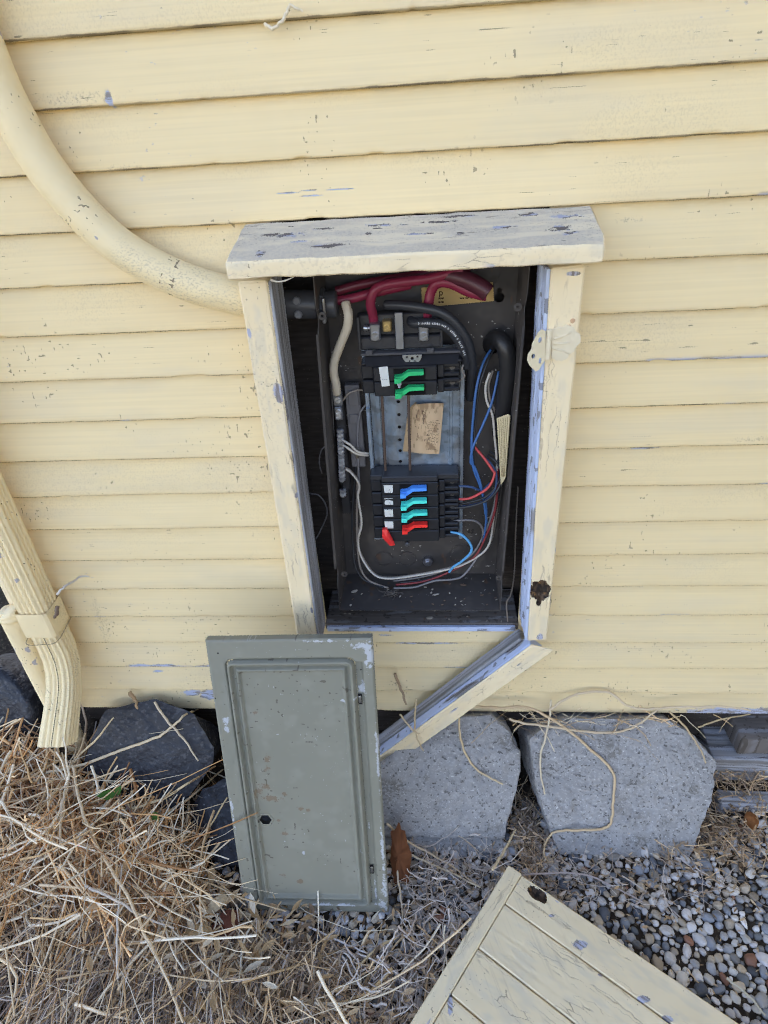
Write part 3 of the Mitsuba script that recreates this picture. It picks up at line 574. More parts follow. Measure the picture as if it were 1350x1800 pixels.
def marks(B, x, z):
    add(B + '__label', cat(*[poly_y(sbox(x + a, z + b, x + a + c, z + b + .0008), -.0056, -.0050) for a, b, c in ((.010, .004, .003), (.011, .006, .0015), (.0125, .002, .001))]), 'tint', color=(.12, .12, .13))
zs = .7095; pit = .0310; spec = [((.08, .30, .90), 'blue switch handle'), ((.08, .74, .64), 'upper turquoise switch handle'), ((.08, .74, .64), 'lower turquoise switch handle'), ((.80, .035, .03), 'red switch handle'), (None, '')]
names = ['uppermost breaker of the lower row with a blue handle', 'breaker with the upper turquoise handle', 'breaker with the lower turquoise handle', 'breaker with a red handle', 'lowest breaker without a handle']
for k in range(5):
    z1, z0 = zs - k * pit, zs - (k + 1) * pit
    B = breaker(z1, z0, names[k], spec[k][0], spec[k][1], handle=k < 4)
    zl = (z0 + z1) / 2 + .001; s = -.0012 * k
    if k == 1:
        sticker(B, [(-.1085 + s, zl + .0075), (-.090 + s, zl + .007), (-.0905 + s, zl + .0062), (-.109 + s, zl + .006)]); sticker(B, [(-.1085 + s, zl + .001), (-.101 + s, zl + .004), (-.0902 + s, zl + .0005), (-.0905 + s, zl - .0085), (-.108 + s, zl - .0085)]); marks(B, -.109 + s, zl - .008)
    elif k < 4:
        sticker(B, [(-.1095 + s, zl + .010), (-.0902 + s, zl + .0095), (-.0905 + s, zl - .0088), (-.1085 + s, zl - .009)])
        if k != 3: marks(B, -.109 + s, zl - .007)
add(PAN + '__breaker_bank_top', cat(cbox((-.1385, .006, .7100), (.0495, .0475, .7225), .002), cbox((-.114, -.0036, .7100), (.005, .0475, .7232), .002)), 'tint_satin', smooth=30, color=BLK2, label='dusty black top of the lower breakers')
LK = add(PAN + '__lock_clip', hull([(-.1185, -.016, .5965), (-.1075, -.016, .5985), (-.092, -.013, .553), (-.1035, -.013, .5505), (-.1175, -.0065, .5965), (-.1085, -.0065, .5975), (-.0935, -.0055, .555), (-.1030, -.0055, .5525), (-.1185, -.015, .574), (-.1005, -.020, .566), (-.1095, -.021, .582)]), 'tint_satin', color=(.72, .035, .035), label='red plastic lock clip beside the lowest breaker')
add(LK + '__tab', hull([(-.1195, -.014, .582), (-.112, -.018, .585), (-.119, -.014, .573), (-.112, -.019, .572), (-.1165, -.008, .58), (-.1165, -.008, .572)]), 'tint_satin', color=(.72, .035, .035))
add(PAN + '__lower_clip', cat(cbox((-.141, .018, .5465), (-.002, .040, .5495), .0008), cbox((-.1412, .018, .5425), (-.1395, .024, .5490), .0005), cbox((-.0035, .018, .5445), (-.002, .024, .5490), .0005)), 'tint_metal', color=(.42, .42, .42))
add(PAN + '__lower_screw', cat(cyl((-.0655, -.002, .546), (-.0655, .02, .546), .0055, 16, .001), cyl((-.0655, -.005, .546), (-.0655, -.0015, .546), .0035, 12)), 'tint_metal', smooth=35, color=(.22, .23, .26))
# upper double breaker
GRN = (.025, .46, .16); z1 = .9655
for k, (nm, hn) in enumerate((('upper half of the double breaker', 'upper green switch handle'), ('lower half of the double breaker', 'lower green switch handle'))):
    B = breaker(z1 - k * .0305, z1 - (k + 1) * .0305, nm, GRN, hn, z_off=-.001)
    if k == 0:
        add(B + '__label', poly_y([(-.1035, .9655), (-.0865, .9665), (-.0845, .9275), (-.1000, .9262)], -.0056, -.0046), 'tint', color=PAPER, label='white paper label on the double breaker')
        add(B + '__label', cat(*[poly_y(sbox(-.099 + a, .941, -.099 + a + c, .9418), -.0060, -.0055) for a, c in ((0, .003), (.004, .0015), (.0065, .004))]), 'tint', color=(.25, .26, .27))
    else: add(B + '__handle_pin', cat(cyl((-.0655, -.016, .9365), (-.0655, -.022, .9365), .0042, 14, .001), cyl((-.0655, -.022, .930), (-.0655, -.022, .943), .0022, 10)), 'tint_satin', smooth=35, color=(.36, .37, .42), label='grey pin tying the two handles')
add(PAN + '__breaker_bank_top', cat(cbox((-.138, .004, .9662), (.053, .0475, .9715), .002), hull([(-.128, -.003, .9662), (.044, -.003, .9662), (-.132, .02, .980), (.05, .02, .9795), (-.132, .03, .9662), (.05, .03, .9662)])), 'tint_satin', smooth=30, color=(.024, .025, .03))

# neutral bar
NB = add(PAN + '__neutral_bar', cat(cbox((-.205, .048, .80), (-.186, .066, .905), .002), cbox((-.206, .045, .665), (-.188, .066, .80), .002), cbox((-.2125, .045, .60), (-.1935, .066, .665), .002)), 'tint_satin', smooth=30, color=(.02, .02, .023), label='black neutral terminal bar')
add(NB + '__terminal', cat(cbox((-.2035, .034, .872), (-.186, .05, .897), .001), cbox((-.2045, .036, .838), (-.1885, .05, .868), .002)), 'tint_metal', color=(.36, .38, .42))
for x, z, r in ((-.1945, .884, .0062), (-.196, .857, .0058), (-.197, .847, .0052)): add(NB + '__terminal_screw', screw_head(x, .033, z, r, SIL), 'tint_metal', color=(.85, .87, .92))
for k in range(17):
    z = .812 - k * .0098; x = -.1975 - .000 * k - (.812 - z) * .055
    if 13 <= k <= 14: continue
    add(NB + '__terminal_screw', cat(screw_head(x, .035, z, .0046, SIL), cbox((x - .007, .038, z - .0035), (x + .007, .046, z + .0035), .001)), 'tint_metal', color=(.82, .85, .92) if k % 3 else (.55, .58, .64))
add(PAN + '__insulating_strip', hull([(-.2105, .058, .91), (-.206, .058, .91), (-.2275, .058, .655), (-.223, .058, .655), (-.2105, .0615, .91), (-.206, .0615, .91), (-.2275, .0615, .655), (-.223, .0615, .655)]), 'tint', color=(.17, .16, .155))
add(PAN + '__mounting_bracket', cat(cbox((-.182, .058, .715), (-.152, .075, .905), .001), cbox((-.176, .0545, .862), (-.155, .0578, .895), .001), cbox((-.178, .0545, .822), (-.159, .0578, .842), .001)), 'tint_satin', color=(.115, .112, .12))
add(PAN + '__bracket_clip', cat(cbox((-.182, .05, .752), (-.160, .066, .764), .001), cbox((-.170, .045, .742), (-.165, .06, .766), .001)), 'tint_metal', color=(.30, .27, .23))
# conduit fitting in the left side
cz, cy = 1.077, .030
CF = add(PAN + '__conduit_fitting', cat(cyl((-.284, cy, cz + .004), (-.212, cy, cz + .001), .026, 28, .002), cyl((-.205, cy, cz), (-.197, cy, cz), .0305, 8, .001), cyl((-.197, cy, cz), (-.176, cy, cz), .024, 28, .003)), 'tint_satin', smooth=35, color=(.050, .052, .060), label='dark conduit fitting in the upper left of the panel')
for z, y in ((1.092, .006), (1.068, .004)): add(CF + '__clamp_screw', cyl((-.246, y + .004, z), (-.246, y - .004, z), .0075, 16, .002), 'tint_satin', smooth=35, color=(.15, .155, .17))
add(CF + '__bushing', tube([(-.2, cy - .031, cz - .024), (-.197, cy - .032, cz - .018), (-.196, cy - .034, cz + .02)], .0035, 8, 4), 'tint_metal', smooth=True, color=(.35, .35, .36))
WIRES={
'red_a':(0.0085,'maroon',[(-.179,.050,1.095),(-.138,.055,1.103),(-.087,.062,1.108),(-.032,.065,1.113),(.026,.060,1.122),(.068,.050,1.125)]),
'red_b':(0.0085,'red',[(-.180,.045,1.079),(-.150,.045,1.082),(-.118,.048,1.088),(-.087,.055,1.092),(-.040,.060,1.099)]),
'red_c':(0.0088,'red',[(.056,.035,1.126),(.033,.035,1.121),(-.008,.033,1.114),(-.054,.030,1.111),(-.085,.028,1.108),(-.105,.026,1.099),(-.114,.028,1.077),(-.112,.035,1.054),(-.111,.045,1.027)]),
'red_d2':(0.0155,'plum',[(.007,.045,1.118),(.033,.040,1.116),(.063,.030,1.109),(.085,.022,1.099),(.100,.018,1.088)]),
'red_e2':(0.0092,'red',[(.098,.028,1.080),(.067,.032,1.088),(.033,.034,1.104),(.010,.036,1.105),(-.002,.040,1.090),(-.008,.040,1.064),(-.011,.050,1.025)]),
'white_big':(0.0085,'cream',[(-.161,.030,1.080),(-.156,.020,1.060),(-.160,.020,1.036),(-.175,.025,1.005),(-.192,.030,.968),(-.196,.030,.943),(-.194,.030,.921),(-.195,.035,.898)]),
'black_a':(0.009,'black',[(-.088,.050,1.066),(-.056,.035,1.068),(-.017,.020,1.066),(.017,.015,1.057),(.044,.015,1.034),(.066,.020,.996),(.074,.035,.953),(.074,.060,.904),(.074,.075,.861)]),
'black_b':(0.009,'black',[(-.042,.055,1.045),(-.038,.035,1.035),(-.010,.020,1.038),(.017,.015,1.035),(.040,.015,1.016),(.056,.020,.984),(.064,.040,.943)]),
'sheath':(0.0165,'black2',[(.117,.125,.949),(.114,.090,.972),(.123,.060,.992),(.137,.040,.978),(.144,.040,.931),(.142,.045,.885),(.140,.055,.835),(.138,.070,.779)]),
'blue_a':(0.0026,'blue',[(.115,.080,.965),(.097,.055,.944),(.084,.040,.898),(.078,.035,.827),(.076,.030,.772),(.081,.030,.722),(.097,.035,.672),(.112,.045,.611),(.110,.050,.529),(.098,.050,.471)]),
'blue_b':(0.0026,'blue',[(.129,.060,.924),(.116,.050,.861),(.096,.040,.810),(.079,.030,.772),(.075,.028,.738),(.084,.030,.723),(.096,.030,.686),(.107,.040,.625),(.115,.050,.567)]),
'white_a':(0.0026,'offwhite',[(.111,.055,.924),(.103,.050,.898),(.106,.050,.866),(.119,.050,.833),(.125,.050,.785),(.131,.050,.735),(.134,.050,.678),(.130,.055,.564),(.121,.050,.502),(.090,.040,.473),(.038,.030,.452),(-.052,.025,.434),(-.118,.020,.430),(-.153,.030,.438),(-.179,.045,.478),(-.183,.050,.524),(-.171,.050,.572),(-.174,.050,.641),(-.168,.045,.677),(-.182,.040,.710),(-.193,.035,.723)]),
'red_d':(0.0028,'redw',[(.085,.060,.756),(.105,.045,.736),(.122,.035,.713),(.126,.030,.706),(.116,.025,.680),(.096,.020,.665),(.069,.018,.653),(.033,.020,.652)]),
'red_e':(0.0026,'darkred',[(.134,.050,.710),(.135,.045,.660),(.131,.045,.599),(.113,.045,.530),(.085,.040,.473),(.023,.030,.437),(-.033,.030,.412),(-.099,.030,.402)]),
'black_c':(0.0028,'black',[(.113,.060,.735),(.129,.045,.728),(.142,.035,.703),(.135,.030,.669),(.110,.020,.646),(.069,.018,.632),(.028,.025,.625)]),
'blue_c':(0.0026,'navy',[(.033,.020,.685),(.073,.025,.679),(.100,.040,.661),(.120,.050,.673)]),
'blue_d':(0.003,'sky',[(.032,.018,.565),(.056,.010,.563),(.076,.008,.539),(.078,.010,.514),(.059,.015,.485),(.040,.020,.465),(.029,.025,.444)]),
'grey_a':(0.0026,'greyw',[(.032,.020,.592),(.056,.020,.595),(.087,.030,.586),(.105,.045,.556),(.108,.055,.516)]),
'grey_b':(0.0026,'greyw',[(.102,.050,.496),(.090,.040,.466),(.063,.030,.430),(.038,.025,.422),(-.007,.022,.420),(-.053,.020,.403),(-.104,.020,.400)]),
'brown_a':(0.0026,'taupe',[(-.162,.060,.763),(-.174,.060,.669),(-.182,.060,.589),(-.186,.055,.521),(-.185,.045,.453),(-.170,.035,.419),(-.145,.028,.406),(-.117,.020,.401)]),
'white_b':(0.0026,'offwhite',[(-.194,.035,.794),(-.177,.030,.784),(-.163,.035,.765),(-.143,.050,.752)]),
'white_c':(0.0026,'offwhite',[(-.194,.035,.782),(-.182,.030,.776),(-.166,.035,.760),(-.144,.050,.747)]),
'grey_c':(0.0022,'greyw',[(-.140,.060,.863),(-.154,.055,.844),(-.162,.055,.805),(-.166,.055,.755),(-.168,.055,.703),(-.169,.055,.655)]),
'brown_b':(0.0018,'taupe',[(-.186,.045,.878),(-.172,.040,.895),(-.153,.045,.900),(-.134,.055,.892)]),
'strap_wire':(0.0015,'taupe',[(.056,.010,.959),(.054,.005,.950),(.059,.010,.935),(.047,.020,.921)]),
'cav_wire':(0.0018,'taupe',[(.183,.070,.649),(.183,.060,.542),(.185,.050,.419),(.177,.030,.370),(.167,.020,.352),(.171,.010,.300)]),
'cav_wire2':(0.0015,'greyw',[(-.226,.070,.767),(-.244,.060,.760),(-.254,.060,.729),(-.253,.070,.693)]),
'cav_wire3':(0.0018,'greyw',[(-.290,.080,.636),(-.264,.070,.633),(-.252,.070,.590),(-.275,.070,.536),(-.287,.060,.519)]),
}
COL = {'red': (.21, .02, .05), 'maroon': (.11, .014, .03), 'plum': (.075, .018, .030), 'cream': (.52, .46, .36), 'black': (.028, .030, .036), 'black2': (.020, .020, .022), 'blue': (.045, .13, .34), 'offwhite': (.50, .47, .42), 'redw': (.55, .07, .07), 'darkred': (.20, .03, .035), 'navy': (.05, .09, .20), 'sky': (.10, .34, .62), 'greyw': (.17, .165, .175), 'taupe': (.22, .19, .165)}
WLAB = {'red_a': 'upper dark red cable running from the conduit fitting', 'red_b': 'lower crimson cable running from the conduit fitting', 'red_c': 'crimson cable bent down into the left lug', 'red_d2': 'thick dark plum red cable end at upper right', 'red_e2': 'crimson cable bent down to the right lug', 'white_big': 'thick cream neutral cable at upper left', 'black_a': 'outer thick black cable arching over the lugs', 'black_b': 'inner thick black cable with white print', 'sheath': 'fat black sheathed cable entering through the back at right', 'blue_d': 'light blue wire looping below the breakers', 'red_d': 'bright red wire bending in from the right', 'white_a': 'long white wire sweeping round the bottom of the panel'}
rw = np.random.default_rng(77)
for src, c, dx in (('black_c', 'black', .004), ('black_c', 'navy', -.006), ('red_e', 'black', .006), ('red_e', 'greyw', -.004), ('blue_a', 'black', .007), ('brown_a', 'black', -.005), ('white_a', 'taupe', .006)):
    r, _, pts = WIRES[src]; q = np.array(pts); q = q + np.cumsum(rw.normal(0, .0022, q.shape), 0) + np.array([dx, .006, dx * .4])
    q[:, 1] = np.clip(q[:, 1], .0, .084); q[:, 2] = np.maximum(q[:, 2], .394); WIRES[src + c] = (.0024, c, [tuple(x) for x in q])
for nm, (r, c, pts) in WIRES.items():
    big = r > .005
    w = add(PAN + ('__cable' if big else '__wire'), tube(pts, r, 16 if big else 8, 10 if big else 8), 'tint_satin', smooth=True, color=COL[c], label=WLAB.get(nm))
    if nm in ('white_big', 'red_c'):
        p = catmull(pts, 10); e = p[-1]
        add(w + '__bare_strands', cat(*[tube([p[-3] + o, e + o * .7, e + np.array([0, .002, -.018]) + o * .5], .0011, 5, 3) for o in [np.array([math.cos(t), math.sin(t) * .5, 0]) * r * .45 for t in np.arange(7) * .9]]), 'tint_satin', smooth=True, color=(.12, .09, .07))
    if nm == 'black_b':
        p = catmull(pts, 10); t, u, q = frames(p); dash = []; rr = np.random.default_rng(5)
        for s in np.linspace(.28, .86, 30):
            if rr.random() < .25: continue
            i = int(s * (len(p) - 1)); ax = -(CAM * 0 + [0, 1, 0]); n = np.array([0, -1., .25]); n -= t[i] * (n @ t[i]); n /= np.linalg.norm(n); b = np.cross(t[i], n); c0 = p[i] + n * (r + .0001)
            dash.append(hull([c0 + t[i] * a + b * e2 + n * k for a in (-.0009, .0009) for e2 in (-.0022 * rr.random() - .0006, .0018) for k in (-.0006, .0003)]))
        add(w + '__print', cat(*dash), 'tint', color=(.50, .51, .53))
# ---- things lying in or hung on the panel
LFT = thing('instruction_leaflet', 'curled brown paper leaflet with small print and a sketch on the grey metal plate', 'leaflet')
n = 26; U, W = np.meshgrid(np.linspace(0, 1, n), np.linspace(0, 1, n + 8), indexing='ij')
c00, c10, c01, c11 = (np.array(q) for q in ((-0.0511, 0.038, 0.759), (0.0089, 0.034, 0.7555), (-0.0439, 0.04, 0.8697), (0.0192, 0.038, 0.8674)))
S = (c00[None, None] * ((1 - U) * (1 - W))[..., None] + c10 * (U * (1 - W))[..., None] + c01 * ((1 - U) * W)[..., None] + c11 * (U * W)[..., None])
S[..., 1] += -.006 * np.sin(U * 3.1) + .003 * np.sin(W * 5 + U * 3) - .004 * np.clip(W - .9, 0, 1) * 10 * (1 - U); S[..., 2] += .004 * np.sin(U * 3.1) * (W > .95)
def grid_faces(a, b):
    i, j = np.meshgrid(np.arange(a - 1), np.arange(b - 1), indexing='ij'); k = (i * b + j).ravel(); return np.stack([k, k + b, k + b + 1, k + 1], 1)
add(LFT + '__front_page', (S.reshape(-1, 3), grid_faces(n, n + 8)), 'leaflet_print', smooth=True, uv=np.stack([U.ravel(), W.ravel()], 1))
b00, b10, b01, b11 = (np.array(q) for q in ((-0.0682, 0.044, 0.7589), (-0.0489, 0.043, 0.7571), (-0.0531, 0.046, 0.8555), (-0.0358, 0.045, 0.873)))
S2 = (b00[None, None] * ((1 - U) * (1 - W))[..., None] + b10 * (U * (1 - W))[..., None] + b01 * ((1 - U) * W)[..., None] + b11 * (U * W)[..., None]) + np.stack([U * 0, .003 * np.sin(W * 4), U * 0], -1)
add(LFT + '__back_page', (S2.reshape(-1, 3), grid_faces(n, n + 8)), 'tint', smooth=True, color=(.40, .29, .17))
SLV = thing('wood_sliver', 'pale striped sliver of wood wedged against the right side of the panel', 'wood scrap')
add(SLV, hull([(.1255, .030, .836), (.150, .018, .846), (.1465, .020, .850), (.140, .028, .68), (.148, .022, .70), (.1275, .0335, .836), (.152, .0215, .846), (.142, .0315, .68), (.150, .0255, .70)]), 'tint', color=(.60, .52, .33))
for k in range(5):
    t = .15 + .17 * k; add(SLV + '__dark_grain', tube([np.array([.1255 + .0245 * t, .0295 - .0115 * t, .834 + .01 * t]), np.array([.1395 + .008 * t, .0275 - .006 * t, .70 + .005 * t])], .0006, 5, 0), 'tint', color=(.30, .23, .12))
# litter on the floor of the panel and on the sill
DEB = thing('debris', 'pale seed husks, chips and webs scattered on the panel floor and sill', 'debris', kind='stuff')
ms = []; rd = np.random.default_rng(21)
for k in range(70):
    if k < 44: x, y = rd.uniform(-.21, .14), rd.uniform(-.022, .085); z = .381 + (y - YF) * .11
    else: x, y = rd.uniform(-.26, .17), rd.uniform(.006, .09); z = .3005
    L = rd.uniform(.0015, .0045) * (2.2 if rd.random() < .1 else 1); m = trimesh.creation.icosphere(1, 1); m.vertices *= (L, L * rd.uniform(.3, .7), .0009)
    m.apply_transform(trimesh.transformations.rotation_matrix(rd.uniform(0, 3), (0, 0, 1))); m.apply_translation((x, y, z + .001)); ms.append(m)
add(DEB, cat(*ms), 'tint', smooth=True, color=np.repeat([(.42, .38, .33) if q < .55 else (.16, .11, .08) for q in rd.random(len(ms))], len(ms[0].vertices), 0))
NST = thing('web_clump', 'grey clump of cobweb and dead insects on the panel floor', 'cobweb')
ms = []
for k in range(46):
    a, e = rd.uniform(0, 6.28), rd.uniform(-.3, .9); L = rd.uniform(.008, .026); c = np.array([-.107, .010, .392]) + rd.normal(0, .005, 3) * (1.6, 1, .6); d = np.array([math.cos(a), math.sin(a) * .7, math.sin(e) * .45])
    ms.append(tube([c, c + d * L * .5 + rd.normal(0, .002, 3), c + d * L], [.0011, .0005], 5, 3))
add(NST, cat(*ms), 'tint', smooth=True, color=(.13, .115, .105))
WEB = thing('paint_sliver', 'curled white paint sliver hanging under the hood at the left post', 'paint flake')
add(WEB, tube([(-.258, -.118, 1.160), (-.247, -.116, 1.156), (-.235, -.115, 1.157), (-.22, -.115, 1.162)], [.0022, .0012, .0016, .0006], 6, 6), 'tint', smooth=True, color=(.62, .60, .54))

# ================================================================== panel cover leaning in front of the box
COV = thing('panel_cover', 'olive grey steel panel cover leaning below the box, rust spotted with a keyhole', 'panel cover')
CO = np.array([-.4805, -.4190, -.2515]); CX = np.array([.3520, .005, .002]); CWID = np.linalg.norm(CX); CX = CX / CWID
CY = np.array([.002, .202, .712]); CHGT = np.linalg.norm(CY); CY = CY - CX * (CY @ CX); CY /= np.linalg.norm(CY); CN = np.cross(CX, CY)
def cover_pt(u, v, h): u, v, h = np.broadcast_arrays(u, v, h); return CO + u[..., None] * CX + v[..., None] * CY + h[..., None] * CN
DR = (.0375, .0235, .313, .693)         # the door in the cover: u0, v0, u1, v1
def rrect(u, v, r, rad):
    cx, cy, hx, hy = (r[0] + r[2]) / 2, (r[1] + r[3]) / 2, (r[2] - r[0]) / 2 - rad, (r[3] - r[1]) / 2 - rad
    qx, qy = np.abs(u - cx) - hx, np.abs(v - cy) - hy
    return np.hypot(np.maximum(qx, 0), np.maximum(qy, 0)) + np.minimum(np.maximum(qx, qy), 0) - rad
us = np.linspace(0, CWID, 190); vs = np.linspace(0, CHGT, 380)
U, W = np.meshgrid(us, vs, indexing='ij'); d = rrect(U, W, DR, .016)
bow = -.0016 * np.sin(U / CWID * np.pi) * np.sin(W / CHGT * np.pi) + (meshkit.fbm(np.stack([U * 12, W * 12, 0 * U], -1), 2, 3) - .5) * .0010
h_in = np.interp(-d, [-1, .0005, .002, .0045, .009, .0135, .0175, .0205, .0235, .027, .030, .2], [-.007, -.007, .001, .0085, .0085, -.0030, -.0048, .0022, .0064, .0022, -.0026, -.0026])
h_out = np.interp(d, [-1, .0008, .0022, .005, 1], [-.007, -.007, -.0006, 0, 0])
# hinge channel along the door's right edge
ch = (U > DR[2] - .002) & (U < DR[2] + .017) & (W > DR[1] + .008) & (W < DR[3] - .008)
h_out = np.where(ch, np.interp(U, [DR[2] - .002, DR[2] + .001, DR[2] + .013, DR[2] + .017], [-.009, -.009, -.0085, -.0004]), h_out)
edge = np.minimum(np.minimum(U, CWID - U), np.minimum(W, CHGT - W)); h_out = h_out - .003 * np.clip(1 - edge / .004, 0, 1) ** 2
def piece(mask, H):
    P = cover_pt(U, W, H + bow); f = grid_faces(len(us), len(vs)); ok = mask.ravel()[f].all(1) if mask is not None else np.ones(len(f), bool); f = f[ok]
    used = np.unique(f); new = np.full(P.shape[0] * P.shape[1], -1); new[used] = np.arange(len(used))
    return (P.reshape(-1, 3)[used], new[f]), np.stack([U.ravel(), W.ravel()], 1)[used]
m, uv = piece(d > -.001, h_out); add(COV + '__frame', m, 'cover_paint', smooth=True, uv=uv)
ang = np.arctan2(W - .2735, U - .0795); hexr = .0135 / np.cos((ang % (np.pi / 3)) - np.pi / 6)
m, uv = piece((d < .0004) & (np.hypot(U - .0795, W - .2735) > hexr), h_in); DOOR = add(COV + '__door', m, 'cover_paint', smooth=True, uv=uv, label='raised door panel of the cover with rust spots')
ring_ = [cover_pt(np.array(.0795 + .0128 * math.cos(t)), np.array(.2735 + .0128 * math.sin(t)), np.array(hh)) for hh in (-.0030, -.012) for t in np.linspace(0, 2 * np.pi, 25)[:-1]]
add(DOOR + '__latch_hole', (np.array(ring_), np.array([(k, (k + 1) % 24, 24 + (k + 1) % 24, 24 + k) for k in range(24)])), 'tint', color=(.02, .02, .02))
hexo = [(.0125 / math.cos((t % (math.pi / 3)) - math.pi / 6), t) for t in np.linspace(0, 2 * math.pi, 49)[:-1]]
lip = [(.0795 + r * k * math.cos(t), .2735 + r * k * math.sin(t), hh) for k, hh in ((1.0, -.0016), (1.38, -.0019)) for r, t in hexo]
lv = np.array([cover_pt(np.array(a), np.array(b), np.array(c)) for a, b, c in lip]) + CN * float(np.interp(.2735, vs, bow[np.argmin(abs(us - .0795))]))
add(DOOR + '__latch_lip', (lv, np.array([(k, (k + 1) % 48, 48 + (k + 1) % 48, 48 + k) for k in range(48)])), 'cover_paint', smooth=True, uv=np.array([(a, b) for a, b, c in lip]))
# folded rims
def rim(a, b, h0=-.0028, dep=.018, t=.0016):
    (u0, v0), (u1, v1) = a, b; inn = np.array([-(v1 - v0), u1 - u0]); inn = inn / np.linalg.norm(inn) * t
    q = [cover_pt(np.array(u + i * inn[0]), np.array(v + i * inn[1]), np.array(h)) for (u, v) in (a, b) for i in (0, 1) for h in (h0, h0 - dep)]
    return hull(q)
for a, b in (((0, 0), (CWID, 0)), ((CWID, .0008), (CWID, CHGT - .0008)), ((CWID, CHGT), (0, CHGT)), ((0, CHGT - .0008), (0, .0008))):
    r_ = rim(a, b); vv = r_.vertices - CO; add(COV + '__rim', r_, 'cover_paint', smooth=False, uv=np.stack([vv @ CX, vv @ CY], 1))
for v in (.128, .592):
    add(COV + '__hinge_pin', fit8(cbox((0, 0, 0), (1, 1, 1), .12), np.zeros(3), np.ones(3), [cover_pt(np.array(a), np.array(b), np.array(c)) for a in (DR[2] + .002, DR[2] + .0085) for b in (v - .0085, v + .0085) for c in (-.009, -.0028)]), 'tint_metal', smooth=40, color=(.30, .31, .31))
    add(COV + '__hinge_slot', hull([cover_pt(np.array(a), np.array(b), np.array(c)) for a in (DR[2] + .001, DR[2] + .0095) for b in (v - .012, v + .012) for c in (-.0066, -.0045)]), 'tint', color=(.02, .02, .02))
for u, v in ((.0245, .71), (.325, .667), (.0045, .6)): add(COV + '__screw_hole', (np.array([cover_pt(np.array(u + .0018 * math.cos(t)), np.array(v + .0018 * math.sin(t)), np.array(.0004)) for t in np.linspace(0, 6.283, 13)[:-1]]), np.array([(0, k, k + 1) for k in range(1, 11)])), 'tint', color=(.015, .015, .015))

# ================================================================== conduit
CON = thing('conduit', 'painted yellow conduit pipe curving down the wall into the left side of the box frame', 'pipe')
cp = [(-.662, -.037, 2.85), (-.662, -.037, 2.0), (-.660, -.037, 1.62), (-.652, -.037, 1.465), (-.637, -.037, 1.391), (-.616, -.037, 1.330), (-.580, -.037, 1.267), (-.534, -.037, 1.212), (-.477, -.037, 1.170), (-.412, -.037, 1.138), (-.347, -.036, 1.117), (-.318, -.028, 1.106), (-.300, -.012, 1.096), (-.288, -.004, 1.092)]
m, uv = tube(cp, .0315, 40, 14, True, True); add(CON, m, 'paint_pipe', smooth=True, uv=uv)

# ================================================================== downspout
DSP = thing('downspout', 'ribbed yellow rain downspout with a collar and outward elbow beside the wall corner', 'downspout')
def loft(path, prof, closed=True):
    """A hollow pipe: profile (a, b) set on each path frame (point, a axis, b axis, scale)."""
    rows = [np.asarray(c, float) + np.outer(prof[:, 0] * s, a) + np.outer(prof[:, 1] * s, b) for c, a, b, s in path]
    v = np.array(rows).reshape(-1, 3); n, m = len(rows), len(prof)
    i, j = np.meshgrid(np.arange(n - 1), np.arange(m), indexing='ij'); a_, b_ = i * m + j, i * m + (j + 1) % m
    q = np.stack([a_, b_, b_ + m, a_ + m], -1).reshape(-1, 4); return trimesh.Trimesh(v, np.vstack([q[:, [0, 1, 2]], q[:, [0, 2, 3]]]), process=False)
def ribbed(w, dd, ribs_w, ribs_d, amp):
    """A corrugated rectangular section."""
    pts = []
    def run(p0, p1, k, nrm):
        t = np.linspace(0, 1, 40)[:-1]
        wob = np.where((t > .10) & (t < .90), np.abs(np.sin((t - .10) / .80 * np.pi * k)) ** .6, 0) * amp
        for s, o in zip(t, wob): pts.append(np.array(p0) * (1 - s) + np.array(p1) * s + np.array(nrm) * (o - amp))
    a, b = w / 2, dd / 2; c = .006
    run((-a + c, -b), (a - c, -b), ribs_w, (0, -1)); run((a, -b + c), (a, b - c), ribs_d, (1, 0)); run((a - c, b), (-a + c, b), ribs_w, (0, 1)); run((-a, b - c), (-a, -b + c), ribs_d, (-1, 0))
    return np.array(pts)
EX, EY = np.array([1., 0, 0]), np.array([0, 1., 0])
DX, DYC = -.9555, -.058
def ds_piece(name, path, prof, lab=None, mat='paint_pipe'):
    m = loft(path, prof); v = m.vertices + (meshkit.fbm(m.vertices * 24, 2, 6)[:, None] - .5) * .0016; m.vertices = v
    inner = m.copy(); inner.vertices = inner.vertices - m.vertex_normals * .0012 if m.vertex_normals is not None else inner.vertices
    return add(DSP + name, split_smooth(m, 40), mat, smooth=True, uv=None if mat != 'paint_pipe' else (lambda s: np.stack([s.vertices[:, 2], s.vertices[:, 0] * 1.3 + s.vertices[:, 1]], 1))(split_smooth(m, 40)), label=lab)
ds_piece('__upper_pipe', [((DX, DYC, z), EX, EY, 1.) for z in (2.85, 1.6, 1.0, .7, .5, .385)], ribbed(.076, .072, 4, 4, .0062), 'straight ribbed pipe')
ds_piece('__collar', [((DX, DYC, z), EX, EY, s) for z, s in ((.4235, 1.045), (.4225, 1.06), (.39, 1.065), (.352, 1.06), (.348, 1.03))], ribbed(.078, .074, 1, 1, .0012), 'plain collar joining the elbow')
path = []
for t in np.linspace(0, 1, 26):
    th = np.interp(t, [0, .22, .68, 1], [0, 0, 38, 38]); path.append(th)
pos = np.array([DX, DYC, .372]); out = []; L = .352 / 25
for k, th in enumerate(path):
    a = math.radians(th); dv = np.array([-.17 * math.sin(a), -math.sin(a), -math.cos(a)]); b = np.array([0, math.cos(a), -math.sin(a)])
    crimp = 1 + .025 * (math.sin(k * 2.1) > .2) * (.22 < k / 25 < .72); out.append((pos.copy(), EX, b, .96 * crimp * (1 + .12 * max(0, k / 25 - .55) / .45))); pos = pos + dv * L
